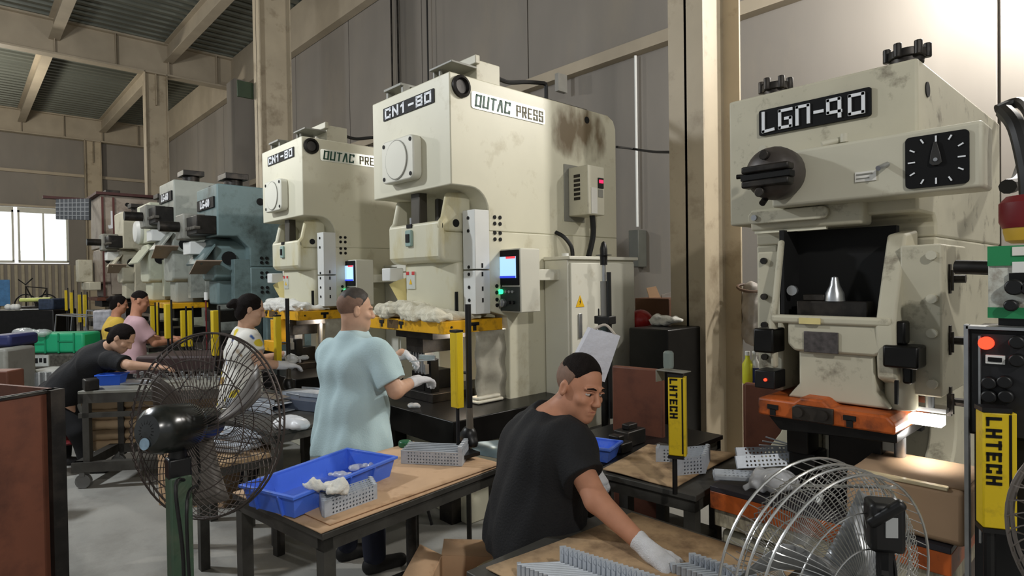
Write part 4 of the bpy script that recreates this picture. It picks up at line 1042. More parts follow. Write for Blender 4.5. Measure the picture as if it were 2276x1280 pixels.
for i, (cc, sc_, th) in enumerate((('D9C23A', 7, .63), ('3E5F9E', 8, .66), ('8A6A3A', 6, .66), ('24262A', 9, .70))):
    n = nt.nodes.new('ShaderNodeTexNoise'); n.inputs['Scale'].default_value = sc_; n.inputs['Detail'].default_value = 1.5
    mp = nt.nodes.new('ShaderNodeMapping'); mp.inputs['Location'].default_value = (i*3.1, i*1.7, 0); nt.links.new(tc.outputs['Object'], mp.inputs[0]); nt.links.new(mp.outputs[0], n.inputs[0])
    r = nt.nodes.new('ShaderNodeValToRGB'); r.color_ramp.elements[0].position = th-.03; r.color_ramp.elements[1].position = th; nt.links.new(n.outputs['Fac'], r.inputs[0])
    mx = nt.nodes.new('ShaderNodeMix'); mx.data_type = 'RGBA'; nt.links.new(r.outputs[0], mx.inputs[0]); nt.links.new(src, mx.inputs[6]); mx.inputs[7].default_value = lin(cc); src = mx.outputs[2]
nt.links.new(src, b.inputs['Base Color'])
person('woman with black hair bun in a white floral blouse working at the second cream press', J, V((.35, .9, -.25)), ZR, sc=.95, h=.0085, hl=.007, skin=skin2, shirt=flo,
       pants=mat('dark_trousers', '1B1B20', .9, var=.2), hem=PD(533, 925, 4.62), sleeve=.55, glove='lr', gh=.006, hairf=long_hair(bun=(0, -.125, .02)),
       hand={'r': (PD(665, 812, 4.66)-J['wr'], ZR, -1, .3), 'l': (PD(660, 792, 5.08)-J['wl'], ZR, 1, .3)}, wr=(.006, (4, 4, 3)), chest=.11, belly=.115, flare=.13)
# woman in black bending over the rolling table
J = dict(head=PD(272, 752, 5.30), neck=PD(240, 772, 5.36), sl=PD(228, 785, 5.52), sr=PD(243, 800, 5.22), er=PD(290, 812, 5.15), wr=PD(345, 815, 5.2),
         el=PD(262, 835, 5.6), wl=PD(270, 860, 5.55), pel=PD(130, 872, 5.44), hl=PD(120, 875, 5.54), hr=PD(132, 885, 5.34),
         kl=PD(140, 962, 5.56), kr=PD(172, 960, 5.30))
J['al'] = V((*PD(142, 1030, 5.6).xy, .09)); J['ar'] = V((*PD(196, 1030, 5.35).xy, .09))
person('woman in black t-shirt bending over the rolling work table', J, V((.55, .62, -.62)), V((.3, .5, .8)), sc=.98, h=.009, hl=.007, skin=skin2, shirt=black_tee,
       pants=mat('black_trousers', '121214', .9, var=.2), hem=PD(142, 865, 5.44), sleeve=.75, hairf=long_hair(tail=(0, -.16, -.02)), glove='',
       hand={'r': (PD(378, 818, 5.22)-J['wr'], ZR, -1, .25)}, chest=.12, belly=.12, hips=.13)
# two workers farther off
for nm, hx, hy, D, cm, lab, hr_ in (('pink', 311, 670, 7.0, mat('pink_cotton', 'C7A3A8', .85, var=.1), 'worker with short hair in a dusty pink shirt behind the bending woman', short_hair(sides=False, top=.0)),
                              ('yellow', 266, 676, 8.0, mat('yellow_cotton', 'DDB94C', .85, var=.1), 'worker in a yellow shirt, farthest of the people', long_hair(bun=(0, -.11, .05)))):
    q = 1340/D
    hd = PD(hx, hy, D); s = V((1, 0, 0)); f = V((0, 1, 0))
    dn = lambda r, fo, z: hd + s*r + f*fo + V((0, 0, z))
    J = dict(head=hd, neck=dn(0, -.05, -.19), sl=dn(-.17, -.05, -.25), sr=dn(.17, -.05, -.25), el=dn(-.2, .12, -.47), er=dn(.2, .10, -.48), wl=dn(-.12, .36, -.46), wr=dn(.12, .36, -.48),
             pel=dn(0, -.1, -.75), hl=dn(-.08, -.1, -.75), hr=dn(.08, -.1, -.75), kl=dn(-.1, -.05, -1.12), kr=dn(.1, -.05, -1.12))
    J['al'] = V((J['hl'].x, J['hl'].y, .09)); J['ar'] = V((J['hr'].x, J['hr'].y, .09))
    person(lab, J, V((.25, .95, -.25)), ZR, sc=.95, h=.012, hl=.010, skin=skin_m, shirt=cm, pants=mat('dark_trousers', '1B1B20'), hem=dn(0, -.1, -.82), sleeve=.7, hairf=hr_)
# ------------------------------------------------------------------ foreground things
def fbox(mb, x0, y0, x1, y1, Y, t):
    a = PY(x0, y1, Y); b = PY(x1, y0, Y); return mb.box(a.x, b.x, Y, Y+t, a.z, b.z)
def table(name, label, c, w, l, h, rz, mtop=None, legw=.05, shelf=None, group=None, cat='table', legs=4):
    T = thing(name, label, cat, (c[0], c[1], 0), rz=rz, group=group)
    MB().box(-w/2, w/2, -l/2, l/2, h-.025, h).build('table_top', mtop or table_steel, T, local=True, bevel=.003)
    a = MB()
    for s in (-1, 1): a.box(-w/2+.01, w/2-.01, s*(l/2-.03)-.02, s*(l/2-.03)+.02, h-.075, h-.025).box(s*(w/2-.03)-.02, s*(w/2-.03)+.02, -l/2+.01, l/2-.01, h-.075, h-.025)
    a.build('apron', table_steel, T, local=True)
    ys = (-1, 1) if legs == 4 else (-1, 0, 1)
    for s in (-1, 1):
        for q in ys:
            x = s*(w/2-legw/2-.01); y = q*(l/2-legw/2-.01)
            MB().box(x-legw/2, x+legw/2, y-legw/2, y+legw/2, 0, h-.07).build('leg', table_steel, T, local=True)
    if shelf:
        MB().box(-w/2+.02, w/2-.02, -l/2+.02, l/2-.02, shelf, shelf+.02).build('shelf', table_steel, T, local=True)
    return T
def sheet(name, label, pts, z, t, mt, seed=0, amp=.004, N=10, cat='cardboard', group=None):
    """thin board on a quad a,b,c,d with a slight warp"""
    a, b, c, d = [V((p[0], p[1], z)) for p in pts]; rs = random.Random(seed); ph = rs.random()*6
    vs = []
    for i in range(N+1):
        for j in range(N+1):
            u, v = i/N, j/N; p = a.lerp(b, u).lerp(d.lerp(c, u), v)
            p.z += amp*(1+math.sin(u*5+ph)*math.cos(v*4+ph)) ; vs.append(p)
    fs = [(i*(N+1)+j, (i+1)*(N+1)+j, (i+1)*(N+1)+j+1, i*(N+1)+j+1) for i in range(N) for j in range(N)]
    c0 = a.lerp(c, .5)
    o = MB().add([p-V((c0.x, c0.y, z)) for p in vs], fs).build(name, mt, None, solid=t); o.modifiers['solid'].offset = 1
    o.location = (c0.x, c0.y, z+.0005); WOFF[o.name] = V((c0.x, c0.y, z))
    return tag(o, label, cat, group)
T1 = table('work_table', 'steel work table with blue tray and cardboard top in front of the standing man', (-2.487, 1.422), .70, 1.02, .745, math.radians(7.3))
ey = V((-.127, .992)); ex = V((.992, .127)); A_ = V((-2.075, .955))
sheet('cardboard_sheet', 'large brown cardboard sheet covering the work table under the blue tray', [A_, A_+ey*1.02, A_+ey*1.02-ex*.68, A_-ex*.68], .746, .006, cardb, 1, .0015)
sheet('cardboard_sheet', 'smaller cardboard sheet lying on top, its corner beside the wrapped brackets', [A_+ey*.05-ex*.02, A_+ey*.98-ex*.0, A_+ey*.98-ex*.50, A_+ey*.05-ex*.28], .757, .005, cardb, 2, .0015)
# blue tray
def tray(name, label, c, w, l, h, rz, z, mt, ribs=True, t=.006, cat='tray', group=None):
    T = thing(name, label, cat, (c[0], c[1], z), rz=rz, group=group); b = MB()
    tp = .018
    b.box(-w/2+tp, w/2-tp, -l/2+tp, l/2-tp, 0, t)
    def wall(p, q, pn, qn):
        b.add([V((*p, 0)), V((*q, 0)), V((*qn, h)), V((*pn, h)), ], [(0, 1, 2, 3)])
    lo = [(-w/2+tp, -l/2+tp), (w/2-tp, -l/2+tp), (w/2-tp, l/2-tp), (-w/2+tp, l/2-tp)]
    hi = [(-w/2, -l/2), (w/2, -l/2), (w/2, l/2), (-w/2, l/2)]
    W = MB(); vs = [(*p, .0) for p in lo]+[(*p, h) for p in hi]
    W.add(vs, [(i, (i+1) % 4, (i+1) % 4+4, i+4) for i in range(4)]+[(3, 2, 1, 0)])
    W.build('tray_shell', mt, T, local=True, solid=t, smooth=False)
    r = MB(); e = .012
    r.box(-w/2-e, w/2+e, -l/2-e, -l/2+.004, h-.008, h+.004).box(-w/2-e, w/2+e, l/2-.004, l/2+e, h-.008, h+.004).box(-w/2-e, -w/2+.004, -l/2, l/2, h-.008, h+.004).box(w/2-.004, w/2+e, -l/2, l/2, h-.008, h+.004)
    r.build('rim', mt, T, local=True, bevel=.002)
    if ribs:
        for q in (-.25, .0, .25) if l > .4 else (0,):
            for s in (-1, 1): MB().bar((s*(w/2-tp+.004), q*l, 0), (s*(w/2+.008), q*l, h-.005), .006, .016, up=V((s, 0, 0))).build('rib', mt, T, local=True)
        for q in (-.25, .25):
            for s in (-1, 1): MB().bar((q*w, s*(l/2-tp+.004), 0), (q*w, s*(l/2+.008), h-.005), .006, .016, up=V((0, s, 0))).build('rib', mt, T, local=True)
    return T
tray('plastic_tray', 'long shallow blue plastic tray on the cardboard-topped work table', (-2.460, 1.150), .295, .575, .085, math.radians(17.8), .765, blue_pl)
# perforated steel bracket: plate with octagonal holes, folded ends, raised tab
def perf(nx, nz, cell, hole=lambda i, j: True, r=.32):
    b = MB()
    for i in range(nx):
        for j in range(nz):
            x0, z0 = i*cell, j*cell; x1, z1 = x0+cell, z0+cell; cx, cz = x0+cell/2, z0+cell/2
            if not hole(i, j): b.add([(x0, 0, z0), (x1, 0, z0), (x1, 0, z1), (x0, 0, z1)], [(0, 1, 2, 3)]); continue
            q = [(x1, 0, cz), (x1, 0, z1), (cx, 0, z1), (x0, 0, z1), (x0, 0, cz), (x0, 0, z0), (cx, 0, z0), (x1, 0, z0)]
            p = [(cx+r*cell*math.cos(k*math.pi/4), 0, cz+r*cell*math.sin(k*math.pi/4)) for k in range(8)]
            b.add(q+p, [(k, (k+1) % 8, (k+1) % 8+8, k+8) for k in range(8)])
    return b
steel_l = mat('light_steel', 'C3C9D0', .35, .3, var=.08)
def bracket(label, loc, yaw, L=.30, H=.07, group=None, tab=True, name='steel_bracket', pitch=0, roll=0, tabh=.045, light=False):
    T = thing(name, label, 'bracket', loc, group=group, rot=(roll, pitch, yaw))
    cell = .0155 if not light else .024; nx = int(L/cell); nz = max(2, int(H/cell))
    b = perf(nx, nz, cell, lambda i, j: 1 < i < nx-1 and not (j == nz-1 and i % 5 == 0), .27)
    b.box(0, .012, -.0, .018, 0, nz*cell).box(nx*cell-.012, nx*cell, 0, .018, 0, nz*cell)
    b.box(0, nx*cell, 0, .014, -.001, .001)
    if tab: b.box(nx*cell-.020, nx*cell, 0, .010, nz*cell, nz*cell+tabh)
    b.build('bracket_plate', galv, T, local=True, solid=.0016, smooth=False)
    if tab: MB().cyl((0, 0, nz*cell+.001), (nx*cell-.02, 0, nz*cell+.001), .0034, n=8).build('edge_rod', steel_l, T, local=True)
    if tab: MB().cyl((nx*cell-.008, -.004, nz*cell+tabh-.012), (nx*cell-.008, .016, nz*cell+tabh-.012), .009, n=8).build('boss', galv, T, local=True)
    return T
ORD = 'first second third fourth fifth sixth seventh eighth ninth tenth eleventh twelfth thirteenth fourteenth fifteenth sixteenth seventeenth eighteenth nineteenth twentieth'.split()
def rack(label, start, step, n, yaw, group, **kw):
    first = bracket(label % ORD[0], start, yaw, group=group, **kw)
    for i in range(1, n):
        c = copy_tree(first); c.location = V(start)+V(step)*i; c['label'] = label % ORD[i]
    return first
a = PZ(884, 1024, .765); ang = math.atan2(.199, .273)
rack('perforated grey bracket, %s from the front of the nested row beside the tray', (-2.545, 1.590, .766), (-.019, .022, 0), 6, ang, 'bracket row beside the tray', L=.31, H=.062, tabh=.03)
rack('perforated grey bracket, %s from the left of the wrapped bundle at the table corner', (-2.255, 1.045, .766), (.022, -.008, 0), 5, math.radians(98), 'wrapped bracket bundle', L=.26, H=.075, tab=False)
S = SDF(); c = V((-2.235, 1.06, .855))
for q in range(9):
    a = q*.7; S.ell(c+V((.055*math.cos(a), .05*math.sin(a*1.3), .012*math.sin(a*2))), (.030, .026, .016), .02)
rg = S.build('white_rag', white_cloth, None, .004, amp=.007, freq=(16, 16, 16), seed=2); tag(rg, 'crumpled white wrapping on the bracket bundle at the table corner', 'wrapping')
def rebase(o):
    me = o.data; n = len(me.vertices); co = np.empty(n*3, np.float32); me.vertices.foreach_get('co', co); co = co.reshape(-1, 3)
    c = V((float(co[:, 0].mean()), float(co[:, 1].mean()), float(co[:, 2].min()))); co -= np.array(c, np.float32); me.vertices.foreach_set('co', co.ravel()); me.update(); o.location = c; return o
rebase(rg)
o = MB().ball((-2.40, 1.05, .766), (.012, .012, .008)).build('paper_scrap', mat('pinkish', 'D8B9B0', .7)); rebase(o); tag(o, 'small pinkish scrap on the cardboard beside the tray corner', 'scrap')
# clear bag pieces in the tray
for i, (px, py) in enumerate(((800, 1040), (830, 1035), (760, 1055))):
    p = PZ(px, py, .79); S = SDF()
    for q in range(5): S.ell(p+V((random.uniform(-.03, .03), random.uniform(-.03, .03), random.uniform(0, .012))), (.022, .022, .008), .01)
    o = S.build('plastic_bag', bag_pl, None, .005, amp=.005, freq=(25, 25, 25), seed=i); rebase(o)
    tag(o, ['clear crumpled plastic in the far right corner of the blue tray, left of its neighbour', 'clear crumpled plastic nearest the far right corner of the blue tray', 'clear crumpled plastic at the middle of the blue tray floor'][i], 'plastic bag')
# front table at the nearest press and its bracket row
T2 = table('work_table', 'low work table under the foreground bracket row and the gloved hand', (-1.15, 1.60), .78, .80, .715, math.radians(0))
sheet('cardboard_sheet', 'stained cardboard sheet under the seated man\'s gloved hand', [(-1.50, 1.25), (-.80, 1.25), (-.80, 1.98), (-1.44, 1.96)], .716, .005, cardb_dark, 4, .003)
p0 = PZ(1268, 1246, .775); p1 = PZ(1430, 1300, .775); L0 = PZ(1150, 1252, .775)
yw = math.atan2(p0.y-L0.y, p0.x-L0.x); st_ = (p1-p0)/15
Lr = (p0-L0).length
T = None
fl = 'steel bracket with upright tab, %s from the far end of the long foreground row'
fst = bracket(fl % ORD[0], (L0.x, L0.y, .724), yw, L=Lr, H=.055, group='foreground bracket row', tabh=.048)
for i in range(1, 20):
    c = copy_tree(fst); c.location = V((L0.x, L0.y, .724))+st_*i; c['label'] = fl % ORD[i]
q0 = PZ(1545, 1262, .745); q1 = PZ(1680, 1310, .745); stp = (q1-q0)/11
fl = 'steel bracket, %s from the far end of the short row right of the glove'
b2 = bracket(fl % ORD[0], (q0.x-.05, q0.y-.05, .724), yw, L=.08, H=.03, group='short bracket row right of glove', tabh=.03)
for i in range(1, 12):
    c = copy_tree(b2); c.location = V((q0.x-.05, q0.y-.05, .724))+stp*i; c['label'] = fl % ORD[i]
# cardboard covered side table
T3 = table('side_table', 'dark side table with torn stained cardboard between column and nearest press', (-1.545, 2.44), .50, .62, .785, math.radians(5))
sheet('cardboard_sheet', 'torn stained cardboard on the side table under the nearest yellow light curtain', [PZ(1340, 1046, .79).xy, PZ(1500, 1085, .79).xy, PZ(1640, 1010, .79).xy, PZ(1440, 990, .79).xy], .787, .006, cardb_dark, 5, .004)
rack('grey bracket, %s from the front of the upright stack right of the light curtain', (*PZ(1504, 1056, .80).xy, .797), (-.012, .028, 0), 7, math.radians(60), 'stack right of light curtain', L=.14, H=.085, tab=False)
rack('grey bracket, %s from the front of the small stack left of light curtain', (*PZ(1458, 1024, .80).xy, .797), (-.008, .016, 0), 4, math.radians(35), 'stack left of light curtain', L=.09, H=.07, tab=False)
# brackets piled on the nearest press bed
for i, (px, py, z, yaw, pt, L_, lab) in enumerate(((1590, 1062, .827, 35, 0, .22, 'lowest grey bracket of the pile on the nearest press bed'), (1588, 1060, .85, 37, 0, .22, 'second grey bracket of the pile, just above the lowest one'),
         (1590, 1058, .873, 34, 0, .22, 'third grey bracket of the pile on the nearest press bed'), (1640, 1040, .90, 42, -4, .24, 'perforated bracket lying across the top of the pile on press bed'),
         (1640, 1020, .90, 44, -2, .22, 'perforated bracket behind the top of the pile on press bed'))):
    p = PZ(px, py, z); bracket(lab, p, math.radians(yaw), L=L_, H=.05 if i < 3 else .06, tab=False, pitch=math.radians(pt), roll=math.radians(-70 if i < 3 else -25))
p = PZ(1690, 1000, .90)
o = MB()
for q in range(4): o.bar(p+V((-.02+q*.01, .01*q, .0+.018*q)), p+V((.10, .10-.01*q, .005+.008*q)), .010, .004)
o = rebase(o.build('steel_strip_bundle', galv)); tag(o, 'splayed steel strips sticking up behind the bracket pile', 'steel strips')
# dark tray leaning behind
o = MB(); a = PZ(1700, 1040, .86); b = PZ(1778, 1000, .92)
o.bar(a, b, .12, .004); o = rebase(o.build('metal_scoop', grey_paint)); tag(o, 'grey metal sheet leaning behind the clear bag on press bed', 'metal sheet')
S = SDF()
c = PZ(1715, 1098, .83)+V((0, 0, .045))
for q in range(8): S.ell(c+V((random.uniform(-.04, .06), random.uniform(-.04, .04), random.uniform(-.012, .025))), (.045, .038, .032), .02)
S.cap(c+V((-.05, -.02, .0)), c+V((-.09, -.03, -.035)), .022, .010, .02)
o = rebase(S.build('clear_bag', mat('bag_white', 'D5D7DB', .15, var=.2, scale=14, alpha=.8, spec=.9), None, .0045, amp=.006, freq=(13, 13, 13), seed=9)); tag(o, 'clear crumpled plastic bag of parts on the nearest press bed', 'plastic bag')
o = rebase(MB().tube(smoothpath([PZ(1770, 1000, .86), PZ(1790, 992, .88), PZ(1810, 1010, .86), PZ(1822, 1020, .83)]), .008, 8).build('white_rope', mat('white_cord', 'D8D4C4', .6))); tag(o, 'short piece of thick white rope on the nearest press bed', 'rope')
# carton on the bed
B = thing('cardboard_box', 'tan cardboard carton on the right end of the orange press bed', 'box', (-.56, 2.35, .826))
MB().box(-.74, -.405, 2.215, 2.40, .826, 1.0).build('carton_body', mat('carton_tan', 'AE8F70', .7, var=.06), B, bevel=.02, seg=4)
MB().add([(-.72, 2.23, 1.001), (-.41, 2.23, 1.001), (-.40, 2.45, 1.022), (-.71, 2.45, 1.022)], [(0, 1, 2, 3)]).build('flap', mat('carton_tan'[:10], 'AE8F70', .7, var=.06), B, solid=.004)
MB().box(-.70, -.45, 2.212, 2.30, .992, 1.0035).build('tape_strip', mat('clear_tape', 'C9B894', .12, var=.05, spec=.9), B, bevel=.003)
# light curtains
def curtain(label, px0, py0, px1, py1, D, post_to, txt=True, rz=0, tw=.03, base=True, bracket_=False, loc_z=None, txtsize=.042):
    a = PD((px0+px1)/2, py1, D); b = PD((px0+px1)/2, py0, D); w = (px1-px0)/1340*D
    T = thing('light_curtain', label, 'light curtain', (a.x, a.y, post_to), rz=rz)
    z0, z1 = a.z-post_to, b.z-post_to
    MB().box(-w*.36, w*.36, -tw/2, tw/2, z0, z1).build('housing', sensor_yellow, T, local=True, bevel=.004)
    MB().box(w*.36, w*.5, -tw/2, tw/2, z0, z1).build('side_channel', sensor_yellow, T, local=True, bevel=.002)
    MB().box(w*.30, w*.37, -tw/2-.001, -tw/2+.004, z0+.01, z1-.005).build('lens_strip', plate_k, T, local=True)
    MB().box(-w*.38, w*.38, -tw/2-.002, tw/2+.002, z1, z1+.012).box(-w*.38, w*.38, -tw/2-.002, tw/2+.002, z0-.012, z0).build('end_cap', black, T, local=True)
    MB().cyl((-w*.1, 0, 0), (-w*.1, 0, z0), .010 if D > 2 else .014, n=10).build('post', black, T, local=True)
    if txt:
        R = Matrix.Rotation(rz, 3, 'Z'); M = T.matrix_world
        o = block_text('LHTECH', txtsize*.52, txtsize*.75, txtsize*.16, txtsize*.17, plate_k, V((0, 0, 0)), (0, 0, -1), (1, 0, 0), T, rel=True)
        me = o.data; me.transform(Matrix.Translation(V((-w*.08, -tw/2-.001, z1-(z1-z0)*(.27 if D > 2 else .33)))))
    return T
curtain('yellow light curtain with black lettering on the side table before the steel column', 1482, 836, 1526, 1010, 2.40, .795, rz=math.radians(25), tw=.045, txtsize=.040)
curtain('large yellow light curtain with black lettering at the right edge', 2172, 912, 2244, 1168, 1.62, .83, rz=math.radians(28), tw=.05, txtsize=.046)
c = PD(1490, 822, 2.42)
o = thing('angle_bracket', 'grey angle bracket above the nearest light curtain, jar standing on it', 'bracket', c)
MB().box(-.05, .075, -.03, .03, -.004, .0).box(-.05, -.046, -.03, .03, -.05, 0).build('angle_plate', grey_paint, o, local=True, bevel=.001)
j = PD(1486, 818, 2.42); jt = thing('glass_jar', 'small glass jar standing on the grey angle bracket', 'jar', j)
MB().lathe([(.019, 0), (.021, .01), (.021, .06), (.014, .068), (0, .07)], (0, 0, .001), (0, 0, 1), 16).build('jar_glass', mat('jar_glass', '8F9A94', .1, var=.1, alpha=.6), jt, local=True)
for (dx, lab, lab2) in ((0, 'yellow light curtain at the front cream press, right of its die', 'black magnetic stand with pole at the front cream press'), (-2.31, 'thin yellow light curtain at the second cream press', 'black stand with pole at the second cream press')):
    p = PD(1017, 905, 3.05)+V((dx, 0, 0)); zt = PD(1017, 738, 3.05).z
    T = thing('light_curtain', lab, 'light curtain', (p.x, p.y, .80))
    MB().box(p.x-.030, p.x+.015, p.y-.02, p.y+.02, p.z, zt).build('housing', sensor_yellow, T, bevel=.003)
    MB().box(p.x+.016, p.x+.028, p.y-.02, p.y+.02, p.z, zt).build('side_channel', sensor_yellow, T, bevel=.002)
    MB().box(p.x-.028, p.x+.028, p.y-.022, p.y+.022, zt, zt+.012).build('end_cap', black, T)
    MB().cyl((p.x, p.y, .64), (p.x, p.y, p.z), .009).box(p.x-.1, p.x+.10, p.y-.04, p.y+.06, .782, .80).build('post', black, T)
    MB().tube(smoothpath([(p.x-.05, p.y-.06, .78), (p.x-.12, p.y-.12, .6), (p.x-.10, p.y-.10, .42)]), .008).build('sensor_cable', rubber, T)
    a = PD(1043, 870, 3.12)+V((dx, 0, 0)); zt2 = PD(1043, 676, 3.12).z
    T = thing('magnetic_stand', lab2, 'stand', (a.x, a.y, .80))
    MB().cyl((a.x, a.y, .95), (a.x, a.y, zt2), .016, n=12).build('pole', black, T)
    MB().cyl((a.x, a.y, .86), (a.x, a.y, 1.0), .020, .017).build('pole_sleeve', mat('sleeve_steel', '6E675C', .4, .4), T)
    S = SDF(); S.ell((a.x-.01, a.y, .855), (.045, .04, .05), .02); S.cap((a.x-.05, a.y, .84), (a.x+.02, a.y, .82), .03); S.plane((0, 0, .801), (0, 0, -1)); S.build('base_knob', black, T, .006)
    MB().cyl((a.x, a.y, 1.08+.1), (a.x-.06, a.y-.02, 1.08+.1), .008).build('clamp_arm', black, T)
# rags on the yellow plates
for dx, lab in ((0, 'heap of cream and white rags on the yellow plate of the front cream press'), (-2.31, 'heap of white rags on the yellow plate of the second cream press')):
    S = SDF(); rs = random.Random(3 if dx == 0 else 8)
    for q in range(26):
        x = -4.13+.78*q/25+rs.uniform(-.03, .03); hgt = .03+.055*math.sin(math.pi*min(1, q/20))
        S.ell((x+dx, 2.43+rs.uniform(-.02, .04), 1.40+rs.uniform(0, hgt)), (rs.uniform(.07, .11), rs.uniform(.055, .08), rs.uniform(.016, .026)), .05)
    S.cap((-3.36+dx, 2.48, 1.41), (-3.25+dx, 2.68, 1.405), .035, .02, .02)
    S.plane((0, 0, 1.387), (0, 0, -1))
    o = rebase(S.build('rag_heap', white_cloth if dx else mat('cream_cloth', 'D6D0BB', .9, var=.12, scale=8, bump=.5, bscale=90), None, .006, amp=.013, freq=(8, 8, 5), seed=5)); tag(o, lab, 'rags')
# items on bed of front press
o = rebase(MB().box(-3.30, -3.20, 2.62, 2.86, .802, .825).box(-3.29, -3.21, 2.63, 2.84, .826, .85).build('white_carton', mat('white_card', 'D4CFBE', .7), bevel=.01)); tag(o, 'small white carton beside the black stand base on front press bed', 'carton')
S = SDF(); p = PZ(918, 905, .80)
for q in range(5): S.ell(p+V((random.uniform(-.03, .03), random.uniform(-.02, .02), .012)), (.03, .025, .013), .01)
o = rebase(S.build('plastic_scrap', bag_pl, None, .006, amp=.005, freq=(20, 20, 20))); tag(o, 'crumpled clear plastic scrap on the black bed of front cream press', 'plastic scrap')
S = SDF(); p = PD(935, 806, 3.62)
# workpiece held by the standing man
o = rebase(MB().bar(p+V((-.10, 0, 0)), p+V((.08, .05, .02)), .05, .004).bar(p+V((-.04, .02, .03)), p+V((.08, .05, .03)), .01, .03).build('sheet_part', steel, bevel=.001)); tag(o, 'shiny sheet metal part in the standing man\'s gloved hands', 'metal part')
p = PD(650, 800, 4.72)
S = SDF()
for q in range(6): S.ell(p+V((random.uniform(-.05, .12), random.uniform(-.04, .06), random.uniform(-.01, .03))), (.05, .04, .016), .01)
o = rebase(S.build('wrapped_part', bag_pl, None, .007, amp=.008, freq=(14, 14, 14))); tag(o, 'plastic-wrapped part in the floral woman\'s gloved hands', 'wrapped part')
# two-hand control, chute
p = PD(900, 985, 3.30)
T = thing('control_pedestal', 'yellow two-hand control pedestal with green push button behind the work table', 'control pedestal', (p.x, p.y, 0))
MB().box(-.07, .21, -.06, .06, p.z-.11, p.z-.02).build('yellow_housing', mat('ctl_yellow', 'C99A1E', .45), T, local=True, bevel=.03, seg=4)
MB().cyl((0, 0, p.z-.02), (0, 0, p.z+.015), .035, n=18).build('green_button', mat('btn_green', '1F5A3C', .35), T, local=True, bevel=.008)
MB().cyl((.14, 0, p.z-.02), (.14, 0, p.z+.0), .03, n=18).build('dark_button', black, T, local=True)
MB().cyl((.05, 0, 0), (.05, 0, p.z-.11), .03).box(-.1, .2, -.12, .12, 0, .02).build('pedestal_post', dark_steel, T, local=True)
a = PZ(1040, 985, .70); b = PZ(1140, 975, .70); c = PZ(1142, 1025, .66); d = PZ(1060, 1010, .66)
T = thing('sheet_chute', 'bluish steel chute sheet under the bed of front cream press', 'chute', ((a.x+c.x)/2, (a.y+c.y)/2, 0))
MB().add([a, b, c, d], [(3, 2, 1, 0)]).build('chute_sheet', mat('blue_grey_sheet', '7E929C', .35, .5), T, solid=.004)
for p in (a, b): MB().cyl((p.x, p.y, 0), p, .015, n=8).build('leg', table_steel, T)
# grease pump, white bag
p = V((-2.62, 3.28, 0)); zb = 1.17
T = thing('grease_pump', 'tall grease pump with clear tube and black nozzle in front of the cabinet', 'pump', (p.x, p.y, .60))
MB().lathe([(.035, 1.10-.6), (.035, 1.36-.6), (.024, 1.37-.6), (0, 1.37-.6)], (p.x, p.y, .6), (0, 0, 1), 18).build('steel_barrel', mat('barrel', '3E4A4A', .25, .6), T)
MB().lathe([(.026, 0), (.026, .27), (0, .27)], (p.x, p.y, 1.37), (0, 0, 1), 16).build('clear_tube', mat('tube_grey', '7E7C78', .2, .1), T)
MB().cyl((p.x, p.y, 1.64), (p.x, p.y, 1.76), .014).build('rod', steel, T)
MB().lathe([(.024, 0), (.026, .06), (.026, .11), (.016, .15), (.008, .16), (0, .165)], (p.x, p.y, 1.75), (0, 0, 1), 16).cyl((p.x, p.y, 1.815), (p.x, p.y, 1.820), .055).build('nozzle', black, T)
MB().box(p.x-.06, p.x+.07, p.y-.04, p.y+.04, 1.345, 1.40).cyl((p.x-.05, p.y, 1.2), (p.x-.05, p.y, 1.45), .005).build('clamp', black, T, bevel=.006)
MB().cyl((p.x+.045, p.y, .7), (p.x+.042, p.y, 1.70), .016).build('hose', rubber, T)
MB().cyl((p.x, p.y, .62), (p.x, p.y, 1.10), .03).box(p.x-.1, p.x+.1, p.y-.1, p.y+.1, .0, .62).build('pump_base', dark_steel, T)
b0 = PD(1315, 832, 2.72); b1 = PD(1342, 728, 2.72)
T = thing('paper_bag', 'white paper bag hanging upright behind the seated man\'s head', 'bag', (b0.x, b0.y, b0.z))
S = SDF(); u_ = (b1-b0)
vs = []; N = 12
top = [PD(1310, 728, 2.72), PD(1375, 745, 2.66)]; bot = [PD(1262, 822, 2.74), PD(1340, 845, 2.68)]
dn = FW*.05
q = MB().add([bot[0]-dn, bot[1]-dn, bot[1]+dn, bot[0]+dn, top[0]-dn*1.1, top[1]-dn*.8, top[1]+dn, top[0]+dn], [(0, 1, 5, 4), (1, 2, 6, 5), (2, 3, 7, 6), (3, 0, 4, 7), (3, 2, 1, 0)])
o = q.build('bag_shell', mat('bag_paper', 'CFCFD6', .85, var=.08, bump=.4, bscale=40), T, solid=.002, bevel=.012, seg=3)
MB().tube(smoothpath([PD(1316, 735, 2.70), PD(1345, 722, 2.70), PD(1368, 745, 2.68)]), .006).build('bag_rim', mat('bag_tan', 'B9B0A4', .8), T)
